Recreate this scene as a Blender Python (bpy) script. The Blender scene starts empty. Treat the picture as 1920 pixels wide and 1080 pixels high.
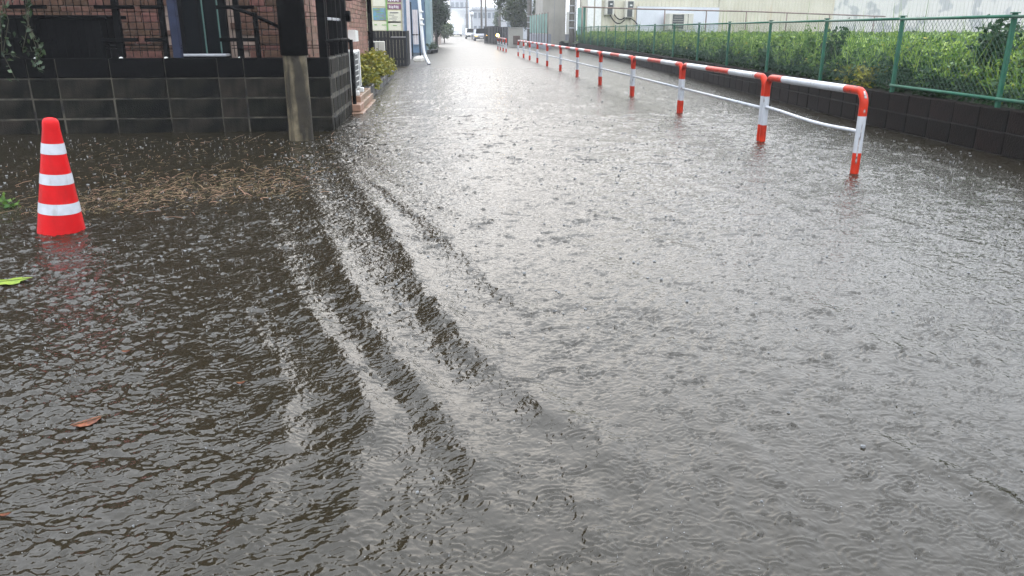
import bpy, math, random
import numpy as np
from math import sin, cos, pi, radians, atan, tan, sqrt
from mathutils import Vector, Matrix, Euler

random.seed(7)
rng = np.random.default_rng(11)
scene = bpy.context.scene
COL = scene.collection

# ------------------------------------------------------------------ camera, sky, sun, exposure
F_PX, CAM_H = 1450.0, 1.25
PITCH = atan(485 / F_PX)
YAW = atan(132 / (F_PX * cos(PITCH) + 485 * sin(PITCH)))
cam_data = bpy.data.cameras.new('camera')
cam = bpy.data.objects.new('camera', cam_data)
COL.objects.link(cam)
cam.location = (0, 0, CAM_H)
cam.rotation_euler = (pi / 2 - PITCH, 0, -YAW)
cam_data.sensor_width = 36.0
cam_data.lens = 36.0 * F_PX / 1920.0
cam_data.clip_start = 0.05
cam_data.clip_end = 2000
scene.camera = cam

SUN_EL, SUN_AZ = radians(20), radians(6)      # low bright cloud at the end of the street
world = bpy.data.worlds.new('World')
scene.world = world
world.use_nodes = True
wn = world.node_tree.nodes
wl = world.node_tree.links
wn.clear()
sky = wn.new('ShaderNodeTexSky')
sky.sky_type = 'NISHITA'
sky.sun_disc = False
sky.sun_elevation = SUN_EL
sky.sun_rotation = SUN_AZ
sky.air_density = 1.0
sky.dust_density = 6.0
over = wn.new('ShaderNodeMix')
over.data_type = 'RGBA'
over.inputs[0].default_value = 0.9           # thick rain cloud over the clear sky
over.inputs[7].default_value = (19.2, 20.4, 22.3, 1)
wl.new(sky.outputs[0], over.inputs[6])
bg = wn.new('ShaderNodeBackground')
bg.inputs[1].default_value = 0.15
wo = wn.new('ShaderNodeOutputWorld')
# an overcast sky is brightest overhead and dims evenly to the horizon
wtc = wn.new('ShaderNodeTexCoord')
wsep = wn.new('ShaderNodeSeparateXYZ')
wl.new(wtc.outputs['Generated'], wsep.inputs[0])
wmr = wn.new('ShaderNodeMapRange')
wmr.inputs[3].default_value = 0.53
wmr.inputs[4].default_value = 1.62
wl.new(wsep.outputs[2], wmr.inputs[0])
wmul = wn.new('ShaderNodeVectorMath')
wmul.operation = 'SCALE'
wl.new(over.outputs[2], wmul.inputs[0])
wl.new(wmr.outputs[0], wmul.inputs[3])
wl.new(wmul.outputs[0], bg.inputs[0])
wl.new(bg.outputs[0], wo.inputs[0])

sun_d = bpy.data.lights.new('sun', 'SUN')
sun_d.energy = 0.55
sun_d.angle = radians(72)
sun_d.color = (1.0, 0.97, 0.91)
sun = bpy.data.objects.new('sun', sun_d)
COL.objects.link(sun)
sun.rotation_euler = Vector((sin(SUN_AZ) * cos(SUN_EL), cos(SUN_AZ) * cos(SUN_EL), sin(SUN_EL))).to_track_quat('Z', 'Y').to_euler()

vs = scene.view_settings
vs.view_transform = 'Standard'
vs.look = 'None'
vs.exposure = 0.0
vs.gamma = 1.0
vs.use_curve_mapping = False
scene.cycles.max_bounces = 4
scene.cycles.volume_bounces = 0
scene.cycles.caustics_reflective = False
scene.cycles.caustics_refractive = False

# ------------------------------------------------------------------ helpers
_c, _s = cos(PITCH), sin(PITCH)
FW = Vector((sin(YAW) * _c, cos(YAW) * _c, -_s))
RT = Vector((cos(YAW), -sin(YAW), 0))
UP = RT.cross(FW)


def _ray(x, y):
    return FW * F_PX + RT * (x - 960) - UP * (y - 540)


def gnd(x, y, z=0.0):
    d = _ray(x, y)
    t = (z - CAM_H) / d.z
    return Vector((d.x * t, d.y * t, z))


def atY(x, y, Y):
    d = _ray(x, y)
    t = Y / d.y
    return Vector((d.x * t, Y, CAM_H + d.z * t))


def atX(x, y, X):
    d = _ray(x, y)
    t = X / d.x
    return Vector((X, d.y * t, CAM_H + d.z * t))


def material(name, col, rough=0.6, metal=0.0, spec=0.5, noise=0.0, nscale=8.0, col2=None, bump=0.0, bscale=40.0,
             streak=None, streak_col=(0.02, 0.02, 0.018), streak_scale=(6, 6, 0.5), streak_lim=(0.5, 0.7),
             island=0.0, emit=None, estr=0.0, per_object=0.0, translucent=0.0, ior=None, coat=0.0):
    m = bpy.data.materials.new(name)
    m.use_nodes = True
    n, l = m.node_tree.nodes, m.node_tree.links
    b = n['Principled BSDF']
    b.inputs['Roughness'].default_value = rough
    b.inputs['Metallic'].default_value = metal
    b.inputs['Specular IOR Level'].default_value = spec
    if ior:
        b.inputs['IOR'].default_value = ior
    b.inputs['Coat Weight'].default_value = coat
    tc = n.new('ShaderNodeTexCoord')
    out = None

    def mix(fac, a, c):
        x = n.new('ShaderNodeMix')
        x.data_type = 'RGBA'
        if hasattr(fac, 'links'):
            l.new(fac, x.inputs[0])
        else:
            x.inputs[0].default_value = fac
        for i, v in ((6, a), (7, c)):
            if isinstance(v, tuple):
                x.inputs[i].default_value = (*v, 1)
            else:
                l.new(v, x.inputs[i])
        return x.outputs[2]
    out = tuple(col)
    if noise > 0 or col2:
        t = n.new('ShaderNodeTexNoise')
        t.inputs['Scale'].default_value = nscale
        t.inputs['Detail'].default_value = 6
        l.new(tc.outputs['Object'], t.inputs['Vector'])
        c2 = col2 or tuple(c * (1 - noise) for c in col)
        r = n.new('ShaderNodeMapRange')
        r.inputs[1].default_value = 0.35
        r.inputs[2].default_value = 0.65
        l.new(t.outputs[0], r.inputs[0])
        out = mix(r.outputs[0], out, tuple(c2))
    if streak:
        mp = n.new('ShaderNodeMapping')
        mp.inputs['Scale'].default_value = streak_scale
        l.new(tc.outputs['Object'], mp.inputs[0])
        t = n.new('ShaderNodeTexNoise')
        t.inputs['Scale'].default_value = 1.0
        t.inputs['Detail'].default_value = 5
        l.new(mp.outputs[0], t.inputs['Vector'])
        r = n.new('ShaderNodeMapRange')
        r.inputs[1].default_value = streak_lim[0]
        r.inputs[2].default_value = streak_lim[1]
        r.inputs[4].default_value = streak
        l.new(t.outputs[0], r.inputs[0])
        out = mix(r.outputs[0], out, tuple(streak_col))
    if island > 0 or per_object > 0:
        if island > 0:
            g = n.new('ShaderNodeNewGeometry')
            src = g.outputs['Random Per Island']
            amt = island
        else:
            g = n.new('ShaderNodeObjectInfo')
            src = g.outputs['Random']
            amt = per_object
        r = n.new('ShaderNodeMapRange')
        r.inputs[3].default_value = 1 - amt
        r.inputs[4].default_value = 1 + amt
        l.new(src, r.inputs[0])
        hs = n.new('ShaderNodeHueSaturation')
        l.new(r.outputs[0], hs.inputs['Value'])
        r2 = n.new('ShaderNodeMapRange')
        r2.inputs[3].default_value = 0.5 + 0.05 * amt
        r2.inputs[4].default_value = 0.5 - 0.06 * amt
        l.new(src, r2.inputs[0])
        l.new(r2.outputs[0], hs.inputs['Hue'])
        if isinstance(out, tuple):
            hs.inputs['Color'].default_value = (*out, 1)
        else:
            l.new(out, hs.inputs['Color'])
        out = hs.outputs[0]
    if isinstance(out, tuple):
        b.inputs['Base Color'].default_value = (*out, 1)
    else:
        l.new(out, b.inputs['Base Color'])
    if bump > 0:
        t = n.new('ShaderNodeTexNoise')
        t.inputs['Scale'].default_value = bscale
        t.inputs['Detail'].default_value = 5
        l.new(tc.outputs['Object'], t.inputs['Vector'])
        bp = n.new('ShaderNodeBump')
        bp.inputs['Strength'].default_value = bump
        bp.inputs['Distance'].default_value = 0.02
        l.new(t.outputs[0], bp.inputs['Height'])
        l.new(bp.outputs[0], b.inputs['Normal'])
    if emit:
        b.inputs['Emission Color'].default_value = (*emit, 1)
        b.inputs['Emission Strength'].default_value = estr
    if translucent > 0:
        tr = n.new('ShaderNodeBsdfTranslucent')
        if isinstance(out, tuple):
            tr.inputs[0].default_value = (*out, 1)
        else:
            l.new(out, tr.inputs[0])
        ms = n.new('ShaderNodeMixShader')
        ms.inputs[0].default_value = translucent
        o = n['Material Output']
        l.new(b.outputs[0], ms.inputs[1])
        l.new(tr.outputs[0], ms.inputs[2])
        l.new(ms.outputs[0], o.inputs[0])
    return m


class MB:
    """collects faces, then links them as ONE mesh object"""

    def __init__(self):
        self.v, self.f, self.mi = [], [], []

    def add(self, verts, faces, mi=0):
        o = len(self.v)
        self.v += [tuple(p) for p in verts]
        self.f += [tuple(i + o for i in q) for q in faces]
        self.mi += [mi] * len(faces)
        return self

    def box(self, x0, x1, y0, y1, z0, z1, mi=0):
        return self.add([(x0, y0, z0), (x1, y0, z0), (x1, y1, z0), (x0, y1, z0), (x0, y0, z1), (x1, y0, z1), (x1, y1, z1), (x0, y1, z1)],
                        [(0, 3, 2, 1), (4, 5, 6, 7), (0, 1, 5, 4), (1, 2, 6, 5), (2, 3, 7, 6), (3, 0, 4, 7)], mi)

    def cbox(self, x0, x1, y0, y1, z0, z1, b=0.01, mi=0):
        """box with chamfered edges on all sides"""
        vs_, idx = [], {}
        for ax in range(3):
            for i in range(8):
                p = [[x0, x1][i & 1], [y0, y1][(i >> 1) & 1], [z0, z1][(i >> 2) & 1]]
                for k in range(3):
                    if k != ax:
                        p[k] += b if not (i >> k) & 1 else -b
                idx[(ax, i)] = len(vs_)
                vs_.append(tuple(p))
        fs = []
        for ax in range(3):
            o1, o2 = [k for k in range(3) if k != ax]
            for s in (0, 1):
                q = [(s << ax) | (a << o1) | (c << o2) for a, c in ((0, 0), (1, 0), (1, 1), (0, 1))]
                fs.append(tuple(idx[(ax, i)] for i in q))
        for ax in range(3):
            o1, o2 = [k for k in range(3) if k != ax]
            for a in (0, 1):
                for c in (0, 1):
                    i0 = (a << o1) | (c << o2)
                    i1 = i0 | (1 << ax)
                    fs.append((idx[(o1, i0)], idx[(o1, i1)], idx[(o2, i1)], idx[(o2, i0)]))
        for i in range(8):
            fs.append((idx[(0, i)], idx[(1, i)], idx[(2, i)]))
        return self.add(vs_, fs, mi)

    def tube(self, pts, r, n=10, mi=0, caps=True):
        pts = [Vector(p) for p in pts]
        rs = r if isinstance(r, (list, tuple)) else [r] * len(pts)
        mis = mi if isinstance(mi, (list, tuple)) else None
        ring, up = [], None
        V, Fc, M = [], [], []
        for i, p in enumerate(pts):
            t = (pts[min(i + 1, len(pts) - 1)] - pts[max(i - 1, 0)]).normalized()
            if up is None:
                up = t.orthogonal().normalized()
            up = (up - t * up.dot(t)).normalized()
            w = t.cross(up)
            for k in range(n):
                a = 2 * pi * k / n
                V.append(p + (up * cos(a) + w * sin(a)) * rs[i])
        for i in range(len(pts) - 1):
            for k in range(n):
                Fc.append((i * n + k, i * n + (k + 1) % n, (i + 1) * n + (k + 1) % n, (i + 1) * n + k))
                M.append(mis[i] if mis else mi)
        if caps:
            Fc.append(tuple(range(n - 1, -1, -1)))
            M.append(M[0])
            Fc.append(tuple((len(pts) - 1) * n + k for k in range(n)))
            M.append(M[-2])
        o = len(self.v)
        self.v += [tuple(p) for p in V]
        self.f += [tuple(i + o for i in q) for q in Fc]
        self.mi += M
        return self

    def lathe(self, prof, n=24, c=(0, 0, 0), mi=0, caps=True):
        """prof: list of (r, z[, material])"""
        V, Fc, M = [], [], []
        for p in prof:
            for k in range(n):
                a = 2 * pi * k / n
                V.append((c[0] + p[0] * cos(a), c[1] + p[0] * sin(a), c[2] + p[1]))
        for i in range(len(prof) - 1):
            for k in range(n):
                Fc.append((i * n + k, i * n + (k + 1) % n, (i + 1) * n + (k + 1) % n, (i + 1) * n + k))
                M.append(prof[i][2] if len(prof[i]) > 2 else mi)
        if caps:
            Fc.append(tuple(range(n - 1, -1, -1)))
            M.append(M[0])
            Fc.append(tuple((len(prof) - 1) * n + k for k in range(n)))
            M.append(M[-2])
        o = len(self.v)
        self.v += V
        self.f += [tuple(i + o for i in q) for q in Fc]
        self.mi += M
        return self

    def prism(self, prof, x0, x1, mi=0):
        """closed (y, z) outline pushed along x"""
        n = len(prof)
        self.add([(x0, y, z) for y, z in prof] + [(x1, y, z) for y, z in prof],
                 [tuple(range(n)), tuple(range(2 * n - 1, n - 1, -1))] + [(i, i + n, (i + 1) % n + n, (i + 1) % n) for i in range(n)], mi)
        return self

    def mesh(self, name, mats, smooth=False):
        me = bpy.data.meshes.new(name)
        me.from_pydata(self.v, [], self.f)
        mats = mats if isinstance(mats, (list, tuple)) else [mats]
        for m in mats:
            me.materials.append(m)
        if len(mats) > 1:
            me.polygons.foreach_set('material_index', self.mi)
        if smooth:
            me.polygons.foreach_set('use_smooth', [len(q) == 4 for q in self.f])
        me.update()
        return me

    def build(self, name, mats, parent=None, smooth=False, loc=None):
        return link(name, self.mesh(name, mats, smooth), parent, loc)


def link(name, me, parent=None, loc=None, rotz=0.0):
    o = bpy.data.objects.new(name, me)
    COL.objects.link(o)
    o.parent = parent
    if loc is not None:
        o.location = loc
    if rotz:
        o.rotation_euler = (0, 0, rotz)
    return o


def tag(o, label=None, cat=None, group=None, kind=None):
    if label:
        o['label'] = label
    if cat:
        o['category'] = cat
    if group:
        o['group'] = group
    if kind:
        o['kind'] = kind
    return o


def thing(name, label, cat, loc=(0, 0, 0), rotz=0.0, group=None):
    return tag(link(name, None, None, loc, rotz), label, cat, group)


def raw_mesh(name, co, quads, mats, smooth=False):
    co = np.asarray(co, dtype=np.float32)
    quads = np.asarray(quads, dtype=np.int32)
    me = bpy.data.meshes.new(name)
    me.vertices.add(len(co))
    me.vertices.foreach_set('co', co.ravel())
    k = quads.shape[1]
    me.loops.add(quads.size)
    me.loops.foreach_set('vertex_index', quads.ravel())
    me.polygons.add(len(quads))
    me.polygons.foreach_set('loop_start', np.arange(0, quads.size, k, dtype=np.int32))
    me.polygons.foreach_set('loop_total', np.full(len(quads), k, dtype=np.int32))
    if smooth:
        me.polygons.foreach_set('use_smooth', np.ones(len(quads), dtype=bool))
    for m in (mats if isinstance(mats, (list, tuple)) else [mats]):
        me.materials.append(m)
    me.update(calc_edges=True)
    me.validate()
    return me


def leaf_mesh(name, pts, length, width, mat, up_bias=0.35, seed=1, droop=0.25):
    """one folded leaf (four-cornered, two faces) at every point"""
    g = np.random.default_rng(seed)
    n = len(pts)
    pts = np.asarray(pts, dtype=float)
    L = np.asarray(length) * g.uniform(0.7, 1.3, n) if np.ndim(length) == 0 else np.asarray(length)
    W = np.asarray(width) * g.uniform(0.7, 1.3, n) if np.ndim(width) == 0 else np.asarray(width)
    d = g.normal(size=(n, 3))
    d[:, 2] = d[:, 2] * 0.6 + up_bias
    d /= np.linalg.norm(d, axis=1)[:, None]
    r = g.normal(size=(n, 3))
    s = np.cross(d, r)
    s /= np.linalg.norm(s, axis=1)[:, None] + 1e-9
    nn = np.cross(s, d)
    base = pts - d * (L / 2)[:, None]
    tip = pts + d * (L / 2)[:, None] - np.array([0, 0, 1.0]) * (L * droop)[:, None]
    a = pts + s * (W / 2)[:, None] + nn * (W * 0.15)[:, None]
    b = pts - s * (W / 2)[:, None] + nn * (W * 0.15)[:, None]
    co = np.stack([base, a, tip, b], axis=1).reshape(-1, 3)
    q = np.arange(4 * n).reshape(n, 4)
    tri = np.concatenate([q[:, [0, 1, 2]], q[:, [0, 2, 3]]], axis=1).reshape(-1, 3)
    return raw_mesh(name, co, tri, mat)


def clumps(n, centre, radii, k, spread, seed):
    """points gathered into k loose clumps through an ellipsoid, with gaps between"""
    g = np.random.default_rng(seed)
    c = g.normal(size=(k, 3))
    c /= np.linalg.norm(c, axis=1)[:, None]
    c *= (g.uniform(0.25, 1.0, k) ** 0.5)[:, None]
    w = g.uniform(0.5, 1.5, k)
    idx = g.choice(k, n, p=w / w.sum())
    p = c[idx] + g.normal(size=(n, 3)) * spread
    return p * np.array(radii) + np.array(centre)


# ------------------------------------------------------------------ materials
M = {}
M['soil'] = material('wet_soil', (0.045, 0.04, 0.03), 0.5, noise=0.4, nscale=3, bump=0.4)
M['weed_soil'] = material('weedy_soil', (0.03, 0.05, 0.018), 0.8, noise=0.5, nscale=5, bump=0.5)
M['block_left'] = material('mossy_block', (0.022, 0.020, 0.014), 0.6, spec=0.06, col2=(0.0035, 0.0035, 0.0025), nscale=3.2, bump=0.5, bscale=60,
                           streak=0.75, streak_col=(0.004, 0.004, 0.003), streak_scale=(9, 9, 0.7), per_object=0.65)
M['mortar_left'] = material('pale_mortar', (0.085, 0.075, 0.052), 0.8, noise=0.95, nscale=5, bump=0.4)
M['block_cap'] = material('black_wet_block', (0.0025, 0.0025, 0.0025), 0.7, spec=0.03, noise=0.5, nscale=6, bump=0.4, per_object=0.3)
M['block_right'] = material('dark_retaining_block', (0.014, 0.010, 0.0078), 0.6, spec=0.05, col2=(0.004, 0.003, 0.0025), nscale=4, bump=0.5, bscale=50,
                            streak=0.6, streak_col=(0.003, 0.003, 0.003), streak_scale=(8, 8, 0.6), per_object=0.3)
M['mortar_right'] = material('grey_mortar', (0.035, 0.03, 0.026), 0.8, noise=0.9, nscale=7)
M['brick'] = material('red_brown_brick', (0.118, 0.062, 0.043), 0.6, spec=0.1, col2=(0.062, 0.032, 0.023), nscale=14, bump=0.5, bscale=70, per_object=0.35)
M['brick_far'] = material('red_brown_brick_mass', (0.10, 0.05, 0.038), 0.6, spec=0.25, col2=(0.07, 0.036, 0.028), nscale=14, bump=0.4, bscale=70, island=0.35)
M['brick_lit_side'] = material('lit_side_brick_mass', (0.28, 0.165, 0.12), 0.6, spec=0.15, col2=(0.21, 0.115, 0.085), nscale=14, bump=0.4, bscale=70, island=0.25)  # lighter than the front brick: open daylight on this side put into the colour
M['mortar_brick'] = material('light_brick_mortar', (0.27, 0.20, 0.16), 0.8, noise=0.3, nscale=12)
M['black_metal'] = material('black_painted_metal', (0.002, 0.002, 0.0023), 0.6, spec=0.04, noise=0.3)
M['black_wrap'] = material('black_pole_wrap', (0.0025, 0.0025, 0.0025), 0.7, spec=0.04, noise=0.3, nscale=20, bump=0.3, bscale=25)
M['dark_glass'] = material('dark_window_glass', (0.004, 0.005, 0.006), 0.08, spec=0.03, noise=0.2)
M['blue_frame'] = material('blue_grey_frame', (0.022, 0.028, 0.055), 0.5, spec=0.15, noise=0.3)
M['green_frame'] = material('greenish_glass_edge', (0.06, 0.13, 0.11), 0.3, noise=0.2)
M['alu'] = material('pale_aluminium', (0.42, 0.43, 0.46), 0.4, metal=0.3, noise=0.2)
M['roof'] = material('dark_roof_tile', (0.02, 0.02, 0.022), 0.5, noise=0.4, nscale=3, bump=0.4)
M['pole_concrete'] = material('mossy_pole_concrete', (0.15, 0.122, 0.075), 0.55, spec=0.25, col2=(0.055, 0.045, 0.026), nscale=7, bump=0.5, bscale=45,
                              streak=0.85, streak_col=(0.012, 0.010, 0.007), streak_scale=(10, 10, 1.4), streak_lim=(0.42, 0.54))
M['pole_far'] = material('dark_pole_concrete', (0.10, 0.09, 0.075), 0.6, noise=0.4, nscale=5)
M['cone_red'] = material('cone_red_plastic', (0.56, 0.010, 0.012), 0.35, spec=0.12, noise=0.2, nscale=9, bump=0.12, bscale=60, streak=0.35, streak_col=(0.22, 0.02, 0.018), streak_scale=(18, 18, 3), streak_lim=(0.55, 0.7))
M['cone_white'] = material('cone_white_sheeting', (0.50, 0.52, 0.56), 0.3, noise=0.15, nscale=20, streak=0.4, streak_col=(0.25, 0.24, 0.23), streak_scale=(22, 22, 5), streak_lim=(0.58, 0.7))
M['rail_red'] = material('rail_red_paint', (0.50, 0.032, 0.011), 0.35, spec=0.15, noise=0.35, nscale=9, streak=0.85, streak_col=(0.05, 0.02, 0.015),
                         streak_scale=(20, 20, 11), streak_lim=(0.63, 0.67))
M['rail_white'] = material('rail_white_paint', (0.45, 0.47, 0.50), 0.35, noise=0.16, nscale=9, streak=0.8, streak_col=(0.14, 0.11, 0.09),
                           streak_scale=(22, 22, 10), streak_lim=(0.64, 0.69))
M['rail_scrape'] = material('scraped_bare_steel', (0.05, 0.04, 0.038), 0.5, col2=(0.5, 0.45, 0.43), nscale=28, bump=0.4)
M['fence_green'] = material('green_fence_paint', (0.033, 0.135, 0.085), 0.5, spec=0.2, noise=0.3, nscale=7, streak=0.5, streak_col=(0.03, 0.06, 0.04), streak_scale=(9, 9, 4))
M['wire'] = material('fence_wire', (0.05, 0.09, 0.07), 0.6, spec=0.15, noise=0.3)
M['weed'] = material('weed_leaf', (0.085, 0.17, 0.024), 0.35, spec=0.22, noise=0.5, nscale=0.7, col2=(0.055, 0.13, 0.022), island=0.45, translucent=0.3)
M['weed_pale'] = material('pale_weed_leaf', (0.20, 0.31, 0.055), 0.35, spec=0.22, noise=0.4, nscale=0.5, col2=(0.12, 0.22, 0.04), island=0.5, translucent=0.3)
M['weed_blade'] = material('grass_blade', (0.17, 0.27, 0.05), 0.5, spec=0.22, island=0.4, translucent=0.3)
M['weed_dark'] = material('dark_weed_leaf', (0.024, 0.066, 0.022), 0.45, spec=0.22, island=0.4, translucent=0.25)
M['weed_yellow'] = material('yellowing_weed_leaf', (0.26, 0.26, 0.03), 0.5, island=0.45, translucent=0.3)
M['stem'] = material('plant_stem', (0.05, 0.045, 0.02), 0.7, noise=0.3)
M['hedge'] = material('yellow_green_hedge_leaf', (0.24, 0.24, 0.022), 0.45, island=0.5, translucent=0.25)
M['hedge_in'] = material('hedge_twigs', (0.03, 0.028, 0.012), 0.8, noise=0.5)
M['ivy'] = material('ivy_leaf', (0.03, 0.06, 0.02), 0.4, island=0.6, translucent=0.2)
M['tree_dark'] = material('dark_tree_leaf', (0.03, 0.055, 0.025), 0.5, island=0.5, translucent=0.2)
M['tree_mid'] = material('mid_tree_leaf', (0.06, 0.085, 0.03), 0.5, island=0.5, translucent=0.25)
M['tree_pale'] = material('pale_shrub_leaf', (0.10, 0.14, 0.06), 0.5, island=0.4, translucent=0.25)
M['bark'] = material('bark', (0.05, 0.04, 0.03), 0.8, noise=0.4, bump=0.5)
M['white_plastic'] = material('white_plastic', (0.72, 0.72, 0.69), 0.4, noise=0.12, nscale=6)
M['white_pipe'] = material('white_painted_pipe', (0.80, 0.82, 0.84), 0.35, noise=0.08)
M['ac_beige'] = material('beige_appliance_paint', (0.55, 0.53, 0.46), 0.45, noise=0.15, nscale=4)
M['ac_dark'] = material('dark_grille', (0.05, 0.055, 0.055), 0.5, noise=0.3)
M['orange_tile'] = material('orange_plinth_tile', (0.30, 0.185, 0.115), 0.45, noise=0.35, nscale=9, bump=0.3, per_object=0.3)
M['planter_block'] = material('dark_planter_block', (0.045, 0.045, 0.048), 0.45, noise=0.4, nscale=8, bump=0.4, per_object=0.3)
M['slat_dark'] = material('charcoal_fence_board', (0.02, 0.019, 0.02), 0.6, spec=0.1, noise=0.3, nscale=10, per_object=0.2)
M['cream'] = material('cream_siding', (0.54, 0.51, 0.41), 0.55, col2=(0.47, 0.44, 0.34), nscale=0.7, streak=0.5, streak_col=(0.45, 0.30, 0.16),
                      streak_scale=(0.9, 0.9, 0.25), streak_lim=(0.62, 0.75))
M['white_wall'] = material('white_painted_wall', (0.56, 0.58, 0.62), 0.5, noise=0.06, nscale=2)
M['peeling'] = material('peeling_white_wall', (0.54, 0.535, 0.49), 0.6, streak=0.7, streak_col=(0.28, 0.30, 0.30), streak_scale=(0.45, 0.45, 0.6),
                        streak_lim=(0.53, 0.57), bump=0.2)
M['beige_wall'] = material('beige_concrete', (0.40, 0.38, 0.34), 0.6, noise=0.2, nscale=0.9, streak=0.3, streak_col=(0.2, 0.19, 0.17), streak_scale=(1.2, 1.2, 0.2))
M['rust'] = material('rusty_pipe', (0.19, 0.13, 0.10), 0.6, noise=0.5, nscale=3)
M['hazed_building'] = material('hazed_building', (0.45, 0.47, 0.5), 0.6, noise=0.15, nscale=0.3)  # far walls paled, distance haze painted into the colour
M['grey_building'] = material('grey_building', (0.27, 0.28, 0.32), 0.6, noise=0.15, nscale=0.3)
M['window_hazed'] = material('hazed_window', (0.22, 0.25, 0.28), 0.2, noise=0.3)  # dark glass lightened, haze fade put into the colour
M['blue_panel'] = material('blue_cladding', (0.10, 0.17, 0.26), 0.45, noise=0.25, nscale=1.5)
M['teal_panel'] = material('teal_cladding', (0.20, 0.29, 0.31), 0.45, noise=0.25, nscale=1.5)
M['pink_cloth'] = material('pale_pink_cloth', (0.56, 0.52, 0.53), 0.7, noise=0.15, nscale=4)
M['pink_wall'] = material('pinkish_wall', (0.46, 0.38, 0.34), 0.6, noise=0.2, nscale=2)
M['board_cream'] = material('cream_signboard', (0.62, 0.58, 0.38), 0.5, noise=0.1, nscale=4)
M['poster_white'] = material('pale_poster', (0.72, 0.70, 0.56), 0.5, noise=0.08, nscale=9)
M['poster_map'] = material('printed_map', (0.22, 0.22, 0.20), 0.5, col2=(0.12, 0.34, 0.48), nscale=5)
M['poster_magenta'] = material('magenta_sign', (0.24, 0.10, 0.17), 0.5, noise=0.3, nscale=9)
M['print_white'] = material('white_print', (0.75, 0.72, 0.72), 0.5, noise=0.1)
M['print_dark'] = material('dark_print', (0.12, 0.12, 0.13), 0.5, noise=0.2)
M['print_green'] = material('green_print', (0.22, 0.42, 0.12), 0.5, noise=0.2)
M['mesh_screen'] = material('green_mesh_screen', (0.17, 0.33, 0.28), 0.6, noise=0.35, nscale=1.6)
M['brown_panel'] = material('brown_panel', (0.13, 0.085, 0.07), 0.6, noise=0.3)
M['car_paint'] = material('silver_car_paint', (0.42, 0.44, 0.46), 0.25, metal=0.4, noise=0.05, coat=0.5)
M['car_paint2'] = material('white_truck_paint', (0.65, 0.66, 0.68), 0.3, noise=0.05, coat=0.3)
M['tyre'] = material('tyre_rubber', (0.02, 0.02, 0.02), 0.8, noise=0.2)
M['headlight'] = material('lit_headlight', (0.8, 0.8, 0.7), 0.2, emit=(1.0, 0.93, 0.70), estr=14, noise=0.02)
M['amber'] = material('lit_amber_lamp', (0.8, 0.5, 0.1), 0.2, emit=(1.0, 0.60, 0.12), estr=22, noise=0.02)
M['straw'] = material('floating_straw', (0.22, 0.165, 0.09), 0.7, spec=0.2, island=0.85)
M['leaf_orange'] = material('orange_leaf', (0.20, 0.065, 0.028), 0.35, spec=0.2, col2=(0.08, 0.03, 0.018), nscale=60, bump=0.3, bscale=120)
M['leaf_green'] = material('yellow_green_leaf', (0.22, 0.29, 0.02), 0.35, col2=(0.12, 0.20, 0.015), nscale=50, bump=0.3, bscale=90)
M['splash'] = material('splashed_water', (0.32, 0.33, 0.34), 0.05, spec=0.9, noise=0.15, nscale=200)  # opaque pale grey stands in for sky light refracted by the drops


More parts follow.
